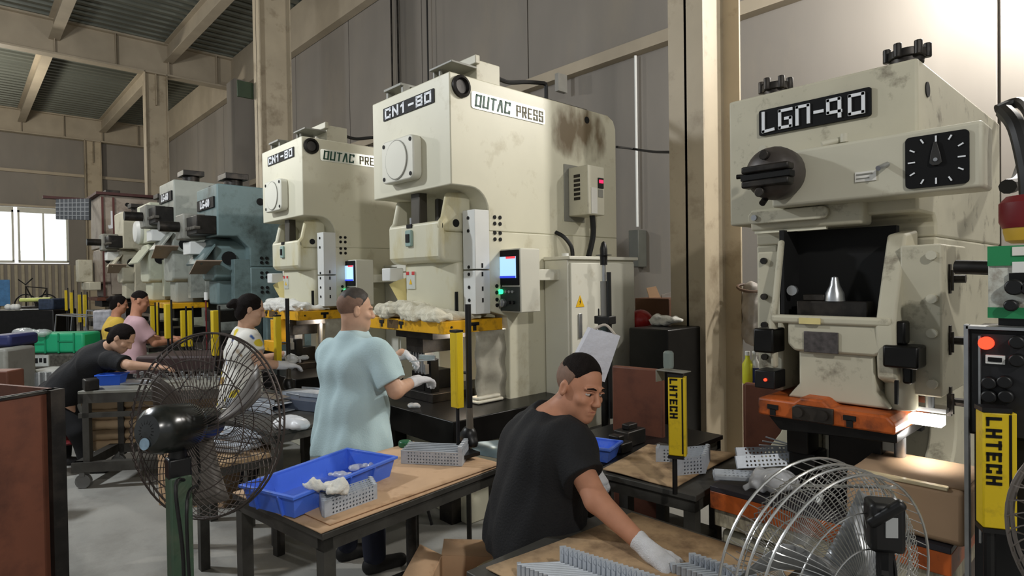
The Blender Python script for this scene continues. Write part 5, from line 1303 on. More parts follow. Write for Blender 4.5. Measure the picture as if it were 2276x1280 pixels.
# open carton on the floor
T = thing('open_carton', 'open brown carton with white paper on the floor left of the stool', 'box', (-2.14, 1.70, 0), rz=math.radians(42))
s_ = MB(); 
for a_, b_, c_, d_ in ((-.17, .17, -.14, -.136), (-.17, .17, .136, .14), (-.17, -.166, -.14, .14), (.166, .17, -.14, .14)): s_.box(a_, b_, c_, d_, .0, .34)
s_.box(-.17, .17, -.14, .14, 0, .01); s_.build('carton_wall', cardb, T, local=True)
for vs in (((-.17, -.14, .34), (.17, -.14, .34), (.19, -.26, .38), (-.19, -.26, .38)), ((-.17, .14, .34), (.17, .14, .34), (.18, .25, .37), (-.18, .25, .37)),
           ((-.17, -.14, .34), (-.17, .14, .34), (-.28, .16, .38), (-.28, -.15, .38)), ((.17, -.14, .34), (.17, .14, .34), (.27, .15, .30), (.27, -.15, .30))):
    MB().add(vs, [(0, 1, 2, 3)]).build('flap', cardb, T, local=True, solid=.004)
MB().add([(-.12, -.06, .20), (.10, -.10, .26), (.12, .08, .30), (-.05, .10, .24)], [(0, 1, 2, 3)]).build('white_paper', paper, T, local=True, solid=.002)

# ------------------------------------------------------------------ fans
def fan(name, label, centre, axis, R, wire, mt_w, dep=.17, nw=72, motor='cyl', stand=None, twist=.5, rings=3, up=V((0, 0, 1)), blade_m=None):
    c = V(centre); d = V(axis).normalized(); T = thing(name, label, 'fan', (c.x, c.y, 0))
    x = d.cross(up).normalized(); y = x.cross(d)
    def P(r, a, h): return c + d*h + (x*math.cos(a)+y*math.sin(a))*r
    for nm, sgn in (('front_guard', 1), ('rear_guard', -1)):
        m_ = MB()
        for i in range(nw):
            a = 2*math.pi*i/nw; pts = []
            for k in range(9):
                t = k/8; r = R*(.16+.84*t); h = dep/2*(1-.55*t**2.2) if k < 8 else 0.012
                if k == 8: r = R
                pts.append(P(r, a+twist*sgn*(1-t)*.9, sgn*h))
            m_.tube(pts, wire, 4)
        for rr in (.16, .42, .70)[:rings]:
            h = dep/2*(1-.55*((rr-.16)/.84)**2.2)
            m_.tube([P(R*rr, 2*math.pi*k/40, sgn*h) for k in range(40)], wire*1.4, 5, True)
        m_.tube([P(R, 2*math.pi*k/56, sgn*.012) for k in range(56)], wire*2.6, 6, True)
        m_.build(nm, mt_w, T)
    b = MB(); bm = blade_m or black
    for i in range(3):
        a0 = 2*math.pi*i/3+.4; g = []; n = 6
        for k in range(n+1):
            r = R*(.14+.72*k/n); wd = .55 if k else .35
            for s_ in range(5):
                a = a0+wd*(s_/4-.5)*(1.25-.35*k/n)+.25*k/n; g.append(P(r, a, .035*(s_/4-.5)*2))
        f = [(k*5+s_, k*5+s_+1, (k+1)*5+s_+1, (k+1)*5+s_) for k in range(n) for s_ in range(4)]
        MB().add(g, f).build('blade', bm, T, solid=.002)
    MB().lathe([(R*.15, -.03), (R*.15, .03), (R*.10, .045), (0, .05)], c, d, 24).build('hub', bm, T)
    return T, P, x, y
dk_w = mat('dark_wire', '4A423E', .5, .4, var=.15, scale=20)
def ray_axis(px, py, ang):
    r = _pt(px, py); r.z = 0; r.normalize(); s_ = V((r.y, -r.x, 0)); a = math.radians(ang); return r*math.cos(a)+s_*math.sin(a)
cF = PD(456, 942, 2.16); aF = ray_axis(456, 942, 44); mr = cF-aF*.22+V((0, 0, .03))
T, P, x, y = fan('pedestal_fan', 'dark industrial pedestal fan on a green post at left, seen from behind', cF, (cF-mr), .325, .0015, dk_w, dep=.18, nw=66, twist=.75, blade_m=mat('blade_dusty', '5E5852', .5, .2))
d = (cF-mr).normalized()
mo = MB().lathe([(.0, -.005), (.052, .0), (.073, .020), (.080, .05), (.080, .155), (.075, .175), (.058, .19), (.058, .25), (.045, .29), (0, .29)], mr-d*.02, d, 32).build('motor', mat('motor_black', '171A18', .25, var=.15, spec=.7), T)
vt = MB()
for i in range(16):
    a = 2*math.pi*i/16; r0, r1 = .022, .045
    w = lambda r: mr-d*.022+(x*math.cos(a)+y*math.sin(a))*r
    vt.tube([w(r0), w(r1)+d*.004], .0022, 4)
vt.build('vent_slot', black_m, mo, kind='stuff')
MB().cyl(mr-d*.023-y*.040+x*.0, mr-d*.026-y*.040, .019, n=20).build('badge', mat('badge_blue', '8AA4B8', .4, var=.2, scale=60), mo)
mc = mr+d*.10
MB().tube([mc+V((0, 0, -.07)), mc+V((0, 0, -.12)), V((mc.x, mc.y, mc.z-.16))], .028, 12).box(mc.x-.03, mc.x+.03, mc.y-.035, mc.y+.035, mc.z-.17, mc.z-.10).build('neck', black, T, bevel=.006)
MB().box(mc.x-.034, mc.x+.034, mc.y-.034, mc.y+.034, .02, mc.z-.16).build('post', mat('post_green', '3C5240', .5, var=.15, dirt='5A5A4A', damt=.3), T, bevel=.006)
MB().lathe([(.24, 0), (.24, .015), (.05, .035), (0, .035)], (mc.x, mc.y, 0), (0, 0, 1), 32).build('base', black, T)
k1 = mc+d*.03+V((0, 0, -.06)); sd = V((d.y, -d.x, 0))
MB().tube(smoothpath([k1, k1+V((.015, .01, -.12)), V((mc.x, mc.y, 1.0))+sd*.03+FW*-.06, V((mc.x, mc.y, .75))+sd*.055-FW*.06, V((mc.x, mc.y, .35))+sd*.045-FW*.06, V((mc.x, mc.y, .05))+sd*.05-FW*.06]), .006, 8).build('power_cord', rubber, T)
MB().tube(smoothpath([k1+d*.05, k1+d*.06+V((.0, .0, -.14)), V((mc.x, mc.y, .95))+sd*.075-FW*.06, V((mc.x, mc.y, .6))+sd*.08-FW*.06, V((mc.x, mc.y, .1))+sd*.085-FW*.06]), .0055, 8).build('control_cord', rubber, T)
# silver fan bottom right: outlet turned to the left
chrome = mat('chrome_wire', 'BDBDBA', .25, .8, var=.05)
cR = PD(1838, 1288, 1.30); ax = ray_axis(1838, 1288, -50)+V((0, 0, .05))
T, P, x, y = fan('floor_fan', 'silver wire cage fan with black handle in the lower right corner', cR, ax, .247, .0011, chrome, dep=.17, nw=96, twist=.25, blade_m=mat('blade_grey', '8E9092', .3, .5))
d = ax.normalized()
for h in (-.055, .055):
    MB().tube([P(.247, 2*math.pi*k/56, h) for k in range(56)], .003, 6, True).build('hoop', chrome, T)
mm_ = MB()
for k in range(56):
    a = 2*math.pi*k/56; mm_.tube([P(.247, a, -.055), P(.247, a, .055)], .0011, 4)
mm_.build('rim_wire', chrome, T)
m0 = cR-d*.10
mo = MB().lathe([(.03, 0), (.065, -.01), (.068, -.07), (.055, -.10), (0, -.105)], m0, d, 24).build('motor', black, T)
hc = PD(1965, 1160, 1.22)
MB().box(-.032, .032, -.028, .028, -.055, .045, Matrix.Rotation(.6, 3, 'Z'), hc).build('switch_box', black, T, bevel=.01)
MB().bar(PD(1930, 1165, 1.21), PD(2010, 1118, 1.18), .022, .022).build('handle', black, T, bevel=.008, seg=3)
MB().tube([hc-V((0, 0, .05)), hc-V((0, 0, .10)), m0-d*.04], .016, 8).build('handle_arm', black, T)
MB().tube(smoothpath([hc, hc+RT*.02-UP*.08, hc+RT*.03-UP*.2]), .004).build('power_cord', rubber, T)
MB().box(-.012, .012, -.030, -.026, -.02, .02, Matrix.Rotation(.75, 3, 'Z'), hc+V((0, 0, 0))).build('switch_label', mat('label_grey', '9A9C9C', .4), T)
MB().bar(PD(1818, 1118, 1.40), PD(1826, 1098, 1.40), .014, .006).build('cable_clip', white_paint, T)
MB().tube([P(.19, math.radians(100), .07), P(.24, math.radians(60), -.06)], .004).build('cage_clip', chrome, T)
MB().cyl((cR.x, cR.y, 0), (cR.x, cR.y, cR.z-.262), .02).lathe([(.2, 0), (.2, .02), (.03, .04), (0, .04)], (cR.x, cR.y, 0), (0, 0, 1), 28).build('stand', black, T)
c2 = PD(2580, 1240, 1.12)
T, P, x, y = fan('floor_fan', 'dark dusty wire cage fan cut off by the right edge of the picture', c2, ray_axis(2580, 1240, 15), .235, .0018, mat('dusty_wire', '77706A', .5, .4, var=.2), dep=.20, nw=40, twist=.9)
MB().cyl((c2.x, c2.y, 0), (c2.x, c2.y, c2.z-.23), .02).lathe([(.2, 0), (.2, .02), (.03, .04), (0, .04)], (c2.x, c2.y, 0), (0, 0, 1), 28).build('stand', black, T)

# ------------------------------------------------------------------ right side controls
T = thing('control_console', 'black control console box with a red lit lamp at the right edge', 'control panel', (-.22, 2.2, 0))
a = PY(2150, 728, 2.12); b = PY(2330, 900, 2.12)
MB().box(a.x, a.x+.34, 2.12, 2.34, 1.20, a.z).build('panel_box', oily, T, bevel=.006)
MB().box(a.x+.012, a.x+.33, 2.112, 2.12, 1.21, a.z-.015).build('panel_face', mat('panel_black', '202022', .4, var=.3, scale=30), T)
MB().box(a.x-.005, a.x+.005, 2.10, 2.13, .5, a.z+.01).box(a.x+.028, a.x+.033, 2.10, 2.115, .9, a.z-.02).box(a.x, a.x+.34, 2.10, 2.16, a.z-.002, a.z+.006).build('panel_frame', steel, T)
MB().box(a.x+.01, a.x+.33, 2.15, 2.33, .0, 1.2).build('pedestal', black, T)
r = PY(2193, 762, 2.11); MB().cyl((r.x, 2.115, r.z), (r.x, 2.095, r.z), .0175, n=18).build('red_lamp', red_on, T)
e0 = PY(2191, 788, 2.108); e1 = PY(2234, 810, 2.108)
MB().box(e0.x, e1.x, 2.104, 2.112, e1.z, e0.z).build('meter_frame', white_paint, T); MB().box(e0.x+.006, e1.x-.006, 2.101, 2.105, e1.z+.006, e0.z-.006).build('meter_window', plate_k, T)
for px, py in ((2200, 850), (2235, 848), (2200, 880), (2238, 880), (2262, 800), (2262, 760)):
    k = PY(px, py, 2.11); MB().cyl((k.x, 2.115, k.z), (k.x, 2.088, k.z), .018, n=14).build('knob', black, T, bevel=.004)
T = thing('instrument_box', 'green and white instrument box with meter and black knobs above the control panel', 'instrument box', (-.16, 2.2, a.z))
i0 = PY(2196, 706, 2.15); i1 = PY(2196, 548, 2.15)
MB().box(i0.x, i0.x+.26, 2.15, 2.30, i0.z, i1.z).build('instrument_body', mat('inst_white', 'C4C6BC', .5, var=.15, dirt='6E5A48', damt=.5, dscale=20), T, bevel=.004)
MB().box(i0.x, i0.x+.26, 2.144, 2.15, i1.z-.055, i1.z).box(i0.x, i0.x+.26, 2.144, 2.15, i0.z, i0.z+.03).build('green_band', mat('inst_green', '22804E', .5), T)
MB().box(i0.x+.055, i0.x+.24, 2.140, 2.146, i1.z-.028, i1.z-.004).build('title_strip', paper, T)
text('SPM', .02, plate_k, V((i0.x+.12, 2.138, i1.z-.016)), XR, ZR, T, bold=.0008)
MB().box(i0.x+.055, i0.x+.22, 2.140, 2.150, i1.z-.075, i1.z-.045).build('meter', white_paint, T); MB().box(i0.x+.048, i0.x+.22, 2.139, 2.150, i1.z-.105, i1.z-.076).build('meter_base', plate_k, T)
for px, py, r in ((2258, 638, .022), (2250, 678, .016), (2290, 640, .02)):
    k = PY(px, py, 2.15); MB().cyl((k.x, 2.15, k.z), (k.x, 2.118, k.z), r, n=16).build('knob', black, T, bevel=.004)
MB().cyl((i0.x, 2.22, i1.z-.06), (i0.x-.09, 2.24, i1.z-.055), .022, n=12).build('cable_plug', dark_steel, T)
MB().box(i0.x+.02, i0.x+.24, 2.17, 2.28, a.z+.006, i0.z).build('support', black, T)
s0 = PY(2248, 540, 2.3)
T = thing('signal_lamp', 'dark red and yellow signal lamp hanging on a thick hose at the right edge', 'signal lamp', (s0.x+.03, 2.35, s0.z))
cx, cy = s0.x+.035, 2.35
MB().lathe([(.042, 0), (.056, .008), (.062, .035), (.062, .045), (0, .045)], (cx, cy, s0.z), (0, 0, 1), 28).build('yellow_base', mat('lamp_yellow', 'B9962E', .4), T)
MB().lathe([(.064, 0), (.072, .02), (.072, .075), (.055, .095), (.02, .10), (0, .10)], (cx, cy, s0.z+.045), (0, 0, 1), 28).build('red_dome', red_pl, T)
MB().tube(smoothpath([(cx, cy, s0.z+.14), (cx-.005, cy, s0.z+.22), (cx-.03, cy+.02, s0.z+.35), (cx-.07, cy+.1, s0.z+.42)]), .024, 10).build('hose', rubber, T)
# ------------------------------------------------------------------ left foreground and middle ground
def pbox(name, label, cat, px0, py0, px1, py1, D, dep, mt, yaw=None, bevel=.01, group=None, base=None, partname=None):
    """box standing with its near face about facing the aisle, size read at distance D"""
    a = PD(px0, py1, D); b = PD(px1, py1, D); t = PD(px0, py0, D)
    w = (b-a).length; h = t.z-a.z; yaw = math.atan2((b-a).y, (b-a).x) if yaw is None else yaw
    z = a.z if base is None else base; h = h + (a.z-z)
    T = thing(name, label, cat, (a.x, a.y, z), rz=yaw, group=group)
    MB().box(0, w, 0, dep, 0, h).build(partname or 'body', mt, T, local=True, bevel=bevel)
    return T, w, h
# rust-brown bin panels
a = PD(0, 880, 2.55); b = PD(122, 867, 2.75); 
T = thing('steel_bin', 'red-brown steel bin side filling the lower left corner', 'bin', (b.x, b.y, 0), rz=math.atan2((a-b).y, (a-b).x))
w = (a.xy-b.xy).length+.5; h = 1.19
MB().box(0, w, -.03, -.01, .0, h).build('side_panel', rust, T, local=True)
MB().box(-.02, w, -.045, .0, h-.012, h).box(-.03, .03, -.05, .02, 0, h).box(-.03, .0, -.05, -.6, 0, .05).build('edge_frame', dark_steel, T, local=True)
MB().box(-.02, .0, -.6, 0, .0, h).build('end_panel', rust, T, local=True)
pbox('steel_bin', 'smaller red-brown steel bin behind the left corner one', 'bin', -60, 826, 20, 980, 4.2, .15, rust, base=0)
# rolling table of the bending woman
ta = PZ(172, 872, .80); tb = PZ(505, 858, .80)
c0 = V((-5.78, 1.25)); 
RT_ = thing('rolling_table', 'long grey rolling steel table the bending woman works at', 'table', (-5.85, 1.45, 0), rz=math.radians(-18+0))
def wl(px, py, z): return RT_.rotation_euler.to_matrix().inverted() @ (PZ(px, py, z)-V((-5.85, 1.45, 0)))
q0 = wl(172, 868, .80); q1 = wl(500, 855, .80)
yaw = math.atan2((PZ(500, 858, .80)-PZ(172, 870, .80)).y, (PZ(500, 858, .80)-PZ(172, 870, .80)).x)
pN = PZ(172, 870, .80); pE = PZ(505, 858, .80); L_ = (pE-pN).length
RT_.location = (pN.x, pN.y, 0); RT_.rotation_euler = (0, 0, yaw); WOFF[RT_.name] = V(RT_.location)
MB().box(0, L_, 0, .62, .775, .80).build('table_top', grey_paint, RT_, local=True, bevel=.004)
MB().box(0, L_, .0, .03, .70, .775).box(0, L_, .59, .62, .70, .775).box(0, .04, 0, .62, .70, .775).box(0, L_, .0, .03, .58, .62).build('apron', table_steel, RT_, local=True)
for x_ in (.03, L_-.07):
    for y_ in (.0, .56): MB().box(x_, x_+.05, y_, y_+.05, .12, .70).build('leg', table_steel, RT_, local=True)
MB().box(-.05, L_, -.02, .04, .14, .22).box(-.05, L_, .56, .62, .14, .22).box(-.05, .03, 0, .62, .14, .22).build('base_rail', table_steel, RT_, local=True)
for x_ in (.02, L_-.05):
    for y_ in (.02, .58): MB().cyl((x_, y_-.02, .06), (x_, y_+.02, .06), .06, n=16).box(x_-.02, x_+.02, y_-.03, y_+.03, .10, .15).build('caster', mat('caster_grey', '6A6A68', .4), RT_, local=True, bevel=.004)
fw2 = V((math.cos(yaw), math.sin(yaw), 0)); bk = V((-math.sin(yaw), math.cos(yaw), 0))
for k in range(5):                                             # rolled sacks below
    S = SDF(); z = .20+.095*k; st0 = V((pN.x, pN.y, 0))+fw2*(-.25+.03*(k % 2))+bk*.62
    S.cap(st0+V((0, 0, z)), st0+fw2*(L_+.1)+V((0, 0, z)), .050, None, .02); S.cap(st0+bk*.2+V((0, 0, z)), st0+fw2*(L_+.1)+bk*.2+V((0, 0, z)), .050, None, .12)
    o = rebase(S.build('flat_sack', mat('sack_tan', 'B59C7C', .85, var=.1, scale=4), None, .014, amp=.006, freq=(4, 4, 6), seed=k))
    tag(o, ['lowest tan sack', 'second lowest tan sack', 'middle tan sack', 'second highest tan sack', 'topmost tan sack'][k]+' of the stack behind the rolling table', 'sack', 'tan sacks stacked under the rolling table')
def on_tab(px, py, z=.802): p = PZ(px, py, z); return p
b_ = on_tab(214, 862); T = tray('blue_bin', 'small blue plastic bin with low front on the rolling table', on_tab(250, 854).xy, .19, .13, .09, yaw, .802, mat('bin_blue', '2E62D8', .4, var=.05), ribs=False, cat='bin')
o = rebase(MB().box(0, .16, -.06, .06, 0, .06).box(.02, .14, -.05, .05, .06, .075).build('white_tub', white_paint, bevel=.02)); p = on_tab(228, 835); o.location = (p.x-.1, p.y+.05, .802); tag(o, 'white tub behind the small blue bin on the rolling table', 'tub')
p = on_tab(175, 868); o = rebase(MB().box(0, .14, 0, .10, 0, .09).build('grey_bin', dark_steel, bevel=.01)); o.location = (p.x+.02, p.y+.08, .802); tag(o, 'dark grey bin left of the small blue bin', 'bin')
for i in range(26):
    px = 300+i*7.5; py = 838+6*math.sin(i*2.1); p = on_tab(px, py)
    if i == 0:
        pt0 = MB().box(-.025, .025, -.012, .012, 0, .012).box(-.025, -.015, -.012, .012, .012, .03).box(.015, .025, -.012, .012, .012, .03).build('small_part', steel, bevel=.001)
        tag(pt0, 'tiny bright U-shaped stamping on the rolling table by the bending woman\'s hand', 'metal part', 'small stampings on the rolling table'); o = pt0
    else: o = pt0.copy(); COL.objects.link(o)
    o.location = p; o.rotation_euler = (0, 0, i*1.3)
# stacked sheets on the table
for i, (px, py, w_, l_, lab) in enumerate(((300, 850, .30, .2, 'flat steel sheet beside the blue bin on the rolling table'), (430, 822, .5, .3, 'wide dark plate at the far end of the rolling table'))):
    p = on_tab(px, py); o = MB().box(-w_/2, w_/2, -l_/2, l_/2, 0, .012).build('steel_plate', [galv, dark_steel][i], bevel=.002); o.location = p; o.rotation_euler = (0, 0, yaw); tag(o, lab, 'plate')
# cartons
T = thing('shipping_carton', 'large closed tan carton with a label on the floor behind the fan cage', 'box', (-5.12, 1.10, 0), rz=math.radians(38))
MB().box(-.02, .52, 0, .42, 0, .50).build('carton_body', cardb, T, local=True, bevel=.008)
MB().box(-.022, -.019, .05, .20, .24, .40).build('label', paper, T, local=True)
T = thing('red_stool', 'small red plastic stool behind the bending woman\'s feet', 'stool', (PZ(143, 1052, 0).x, PZ(143, 1052, 0).y, 0))
MB().box(-.14, .14, -.14, .14, .27, .30).build('seat', red_pl, T, local=True, bevel=.015)
for s in (-1, 1):
    for q in (-1, 1): MB().add([(s*.10, q*.10, .27), (s*.13, q*.10, .27), (s*.13, q*.13, .27), (s*.10, q*.13, .27), (s*.13, q*.13, 0), (s*.17, q*.13, 0), (s*.17, q*.16, 0), (s*.13, q*.16, 0)], [(0, 1, 5, 4), (1, 2, 6, 5), (2, 3, 7, 6), (3, 0, 4, 7), (4, 5, 6, 7)]).build('leg', red_pl, T, local=True)
# table behind the fan with stacked brackets, legs visible
pT = PZ(380, 1015, .68); 
T4 = table('parts_table', 'small table with stacked metal parts right behind the fan cage', (-4.02, 1.24), .50, .50, .60, math.radians(2), mtop=cardb_dark)
for i in range(7):
    o = MB()
    if i == 0:
        fb = bracket('grey perforated bracket, first from the bottom of the flat pile behind fan', (-4.15, 1.10, .63), math.radians(30), L=.34, H=.07, group='flat pile behind the fan', tab=False, roll=math.radians(-80), light=True)
    else:
        c = copy_tree(fb); c.location = (-4.15+.03*(i % 3), 1.10+.04*(i % 2)+.02*i, .63+.016*i); c.rotation_euler = (math.radians(-80), 0, math.radians(30+9*math.sin(i*2))); c['label'] = 'grey perforated bracket, %s from the bottom of the flat pile behind fan' % ORD[i]
# second press table: sheets, white bag
T5 = table('work_table', 'dark table with grey sheet stack between floral woman and standing man', (-4.16, 1.72), .95, .80, .76, math.radians(8))
for i, (x_, y_, z_, w_, l_, h_, rz_, mt_, lab) in enumerate(((-4.05, 1.90, .762, .75, .22, .07, 20, mat('blue_grey_sheet2', '6D7688', .4, .5), 'long blue-grey folded profile at the bottom of the sheet stack'),
        (-4.12, 1.98, .834, .72, .20, .03, 22, galv, 'long galvanised profile on top of the blue-grey one'), (-4.42, 1.62, .762, .55, .25, .06, 14, galv, 'shorter galvanised profile left on the dark table'),
        (-4.45, 1.66, .824, .50, .2, .03, 10, steel, 'bright strip lying on the shorter galvanised profile'))):
    o = MB().box(-w_/2, w_/2, -l_/2, l_/2, 0, .006).box(-w_/2, w_/2, -l_/2, -l_/2+.006, 0, h_).box(-w_/2, w_/2, l_/2-.006, l_/2, 0, h_).box(-w_/2, w_/2, -l_/2, l_/2*.3, h_-.006, h_).build('steel_profile', mt_, bevel=.002)
    o.location = (x_, y_, z_); o.rotation_euler = (0, 0, math.radians(rz_)); tag(o, lab, 'steel profile')
S = SDF(); p = PZ(645, 945, .78)
for q in range(9): S.ell(p+V((random.uniform(-.08, .08), random.uniform(-.05, .05), random.uniform(.0, .02))), (.06, .05, .028), .02)
S.plane((0, 0, .762), (0, 0, -1))
o = rebase(S.build('white_bag', mat('bag_white2', 'DADADC', .35, var=.06), None, .007, amp=.006, freq=(10, 10, 10), seed=4)); tag(o, 'crumpled white plastic bag on the table corner left of standing man', 'plastic bag')
# second press side: arm with yellow block and post
T = thing('yellow_bracket', 'yellow bracket arm carrying the light curtain under the second press plate', 'bracket', (-6.1, 2.3, .81))
MB().box(-6.0, -5.92, 2.28, 2.4, 1.05, 1.30).box(-6.02, -5.7, 2.22, 2.27, 1.0, 1.1).build('arm_plate', yellow_paint, T, bevel=.004)
# light curtains of the far presses, one pair each
for i, (x0, x1, y0, y1, D) in enumerate(((366, 382, 676, 752, 6.6), (470, 489, 690, 790, 6.0), (405, 413, 690, 770, 7.2), (420, 428, 690, 770, 7.2), (337, 345, 680, 750, 8.4), (348, 352, 680, 750, 8.6),
                                       (146, 151, 645, 690, 12.5), (157, 164, 650, 700, 12), (176, 182, 655, 716, 11), (186, 196, 655, 725, 10.5))):
    a = PD((x0+x1)/2, y1, D); b = PD((x0+x1)/2, y0, D); w = (x1-x0)/1340*D
    labs = ['broad yellow light curtain behind the bending woman', 'yellow light curtain directly left of the floral woman', 'thin yellow light curtain, left one of the pair below the teal press', 'thin yellow light curtain, right one of the pair below the teal press',
            'yellow light curtain just right of the pink shirted worker', 'thinnest yellow light curtain right of the pink shirted worker', 'farthest left thin yellow light curtain below the window', 'second far left yellow light curtain below the window', 'third far left yellow light curtain before the taupe press', 'fourth far left yellow light curtain before the taupe press']
    T = thing('light_curtain', labs[i], 'light curtain', (a.x, a.y, .80 if i < 6 else 0)); zb = T.location.z
    MB().box(-w/2, w/2, -.03, .03, a.z-zb, b.z-zb).build('housing', sensor_yellow, T, local=True, bevel=.004)
    MB().cyl((0, 0, 0), (0, 0, max(.02, a.z-zb)), .012).cyl((w*.9, .02, 0), (w*.9, .02, b.z-zb+.05), .010).build('post', black, T, local=True)
    if zb: MB().box(-.12, .2, -.1, .12, -.06, 0).build('foot_plate', dark_steel, T, local=True)
# clutter on tables at the left, middle distance
gz = PD(40, 785, 7.9).z
T, w, h = pbox('green_crate', 'long bright green plastic crate at left middle distance', 'crate', 38, 742, 186, 786, 7.9, .35, green_pl, bevel=.03, partname='crate_shell')
s_ = MB()
for q in (.2, .42, .62, .85): MB().box(w*q, w*q+.02, -.012, 0, 0, h).build('rib', mat('green_rib', '178A5E', .45), T, local=True)
s_.box(w*.2, w*.42, -.012, 0, h*.45, h*.52).box(w*.62, w*.85, -.012, 0, h*.55, h*.62); s_.build('rib', mat('green_rib', '178A5E', .45), T, local=True)
ct = T.location; cy_ = T.rotation_euler.z; cc_ = V((ct.x, ct.y))+V((math.cos(cy_), math.sin(cy_)))*w/2+V((-math.sin(cy_), math.cos(cy_)))*.2
T6 = table('scrap_table', 'grey table under the green crate at left middle distance', cc_, w+.1, .55, ct.z-.301, cy_, mtop=grey_paint, shelf=.3)
MB().box(0, w, .0, .35, -.30, -.005).build('scrap_stack', mat('scrap_grey', '5E5A52', .5, .3, var=.5, scale=25), T, local=True, bevel=.03)
T, w, h = pbox('punched_plate', 'pale punched plate leaning below the green crate', 'plate', 55, 790, 108, 815, 7.7, .02, mat('pale_plate', 'B4B6B0', .5), bevel=.002, partname='plate_sheet')
s_ = MB()
for q in range(5): s_.box(w*(.08+.18*q), w*(.08+.18*q)+.035, -.004, 0, h*(.3+.08*(q % 2)), h*(.75))
s_.build('slot', black_m, T, local=True)
S = SDF(); p = PD(72, 742, 7.95)
for q in range(7): S.ell(p+V((random.uniform(-.2, .2), random.uniform(-.1, .1), random.uniform(.0, .04))), (.12, .1, .05), .03)
o = rebase(S.build('clear_bag', bag_pl, None, .02, amp=.015, freq=(5, 5, 5), seed=14)); tag(o, 'clear plastic bag lying on the green crate', 'plastic bag')
# dark benches and machines beyond
for i, (x0, y0, x1, y1, D, dep, mt_, nm, cat, lab) in enumerate((
        (-30, 690, 120, 740, 13.0, .7, oily, 'dark_bench', 'bench', 'long dark bench below the window at the left edge'),
        (130, 740, 250, 760, 9.4, .6, dark_steel, 'scrap_bench', 'bench', 'dark bench with metal frames behind the green crate'),
        (-20, 776, 14, 840, 6.2, .4, grey_paint, 'parts_cart', 'cart', 'grey cart with white parts cut by the left edge'),
        (-30, 745, 22, 772, 6.4, .4, mat('blue_dark', '2A2F5A', .5), 'dark_blue_crate', 'crate', 'dark blue crate cut by the left edge of the picture'),
        (36, 828, 140, 915, 6.6, .5, mat('white_frame', 'A8A8A4', .5, var=.3, scale=8), 'slatted_pallet_box', 'cart', 'pale slatted cart behind the bending woman\'s legs'),
        (300, 792, 480, 840, 6.0, .5, mat('maroon_dark', '3A2A28', .6), 'dark_machine_bed', 'machine bed', 'dark machine bed behind the fan cage top'),
        (205, 690, 245, 735, 9.0, .4, mat('white_frame2', 'B4B2B8', .5, var=.4, scale=12), 'white_machine', 'machine', 'small white framed machine left of the yellow shirted worker'),
        (84, 664, 118, 690, 13.1, .4, mat('navy_net', '2E3A4E', .6, var=.4, scale=15), 'netted_pile', 'pile', 'dark blue pile on the bench right of the yellow tube'))):
    T, w, h = pbox(nm, lab, cat, x0, y0, x1, y1, D, dep, mt_, bevel=.03, base=0 if i in (0, 1, 2, 4, 5) else None)
    if i in (1, 4):
        s_ = MB(); n_ = 7
        for q in range(n_): s_.box(w*q/n_, w*q/n_+.03, -.03, -.002, .05, h)
        s_.build('slat', steel if i == 4 else dark_steel, T, local=True)
    if i in (3, 7, 6): MB().box(w*.1, w*.9, .03, dep*.9, -.35, 0.0).build('support', dark_steel, T, local=True)
for i, (x0, x1, y0, y1, D, lab) in enumerate(((122, 190, 700, 738, 9.6, 'left bent tube frame on the bench behind the green crate'), (190, 240, 690, 738, 9.2, 'right bent tube frame on the bench behind the green crate'))):
    T = thing('tube_frame', lab, 'frame', PD(x0, y1, D)); 
    for off in (0, .35):
        s_ = MB().tube([PD(x0, y1, D)+FW*off, PD(x0+3, y0, D)+FW*off, PD(x1, y0+4, D)+FW*off, PD(x1+4, y1, D)+FW*off], .012, 6); s_.build('tube', steel, T)
    MB().tube([PD(x0+3, y0, D), PD(x0+3, y0, D)+FW*.35], .012, 6).tube([PD(x1, y0+4, D), PD(x1, y0+4, D)+FW*.35], .012, 6).build('cross_tube', steel, T)
o = thing('yellow_tube', 'pale yellow-green tube lying on the far dark bench', 'tube', PD(80, 668, 13.2)); MB().cyl(PD(46, 667, 13.2), PD(114, 665, 13.2), .045).build('tube_body', mat('yg', 'C9D27A', .4), o)
for i, (px, py) in enumerate(((18, 667), (30, 664), (38, 664))):
    p = PD(px, py, 13.2); o = MB().ball((0, 0, .07), (.07, .07, .07)).build('white_pack', white_paint); o.location = (p.x, p.y, PD(60, 690, 13.0).z); tag(o, ['leftmost white pack on the far dark bench', 'middle white pack on the far dark bench', 'right white pack touching the yellow-green tube end'][i], 'pack')
# notice on back wall, calendar
o = MB().box(XB+.06, XB+.09, .2, 1.62, .9, 1.95).build('notice_board', mat('notice_blue', '4C86C0', .5, var=.2, scale=8)); tag(o, 'pale blue notice on the back wall at the left edge', 'notice')
# wheels / bicycle-like dark shapes
T = thing('lever_machine', 'dark machine with thin levers on the floor below the far window', 'machine', (PD(75, 668, 17).x, PD(75, 668, 17).y, 0))
fbq = PD(75, 680, 17); MB().box(fbq.x-.4, fbq.x+.4, fbq.y-.3, fbq.y+.3, 0, fbq.z).build('machine_block', dark_steel, T, bevel=.02)
c = PD(58, 680, 17); c2_ = PD(105, 680, 17)
for q in (c, c2_):
    MB().tube([q+RT*.33*math.cos(a*.314)+V((0, 0, .33*math.sin(a*.314))) for a in range(20)], .02, 6, True).build('ring', black, T)
MB().tube([c, c+V((0, 0, .55)), c2_+V((0, 0, .5)), c2_], .02).tube([c+V((0, 0, .55)), (c+c2_)/2, c2_+V((0, 0, .5))], .02).build('lever_frame', dark_steel, T)
MB().tube([c+V((-.1, -.15, .75)), c+V((0, 0, .6)), c+V((.1, .15, .78))], .018).build('lever', black, T)
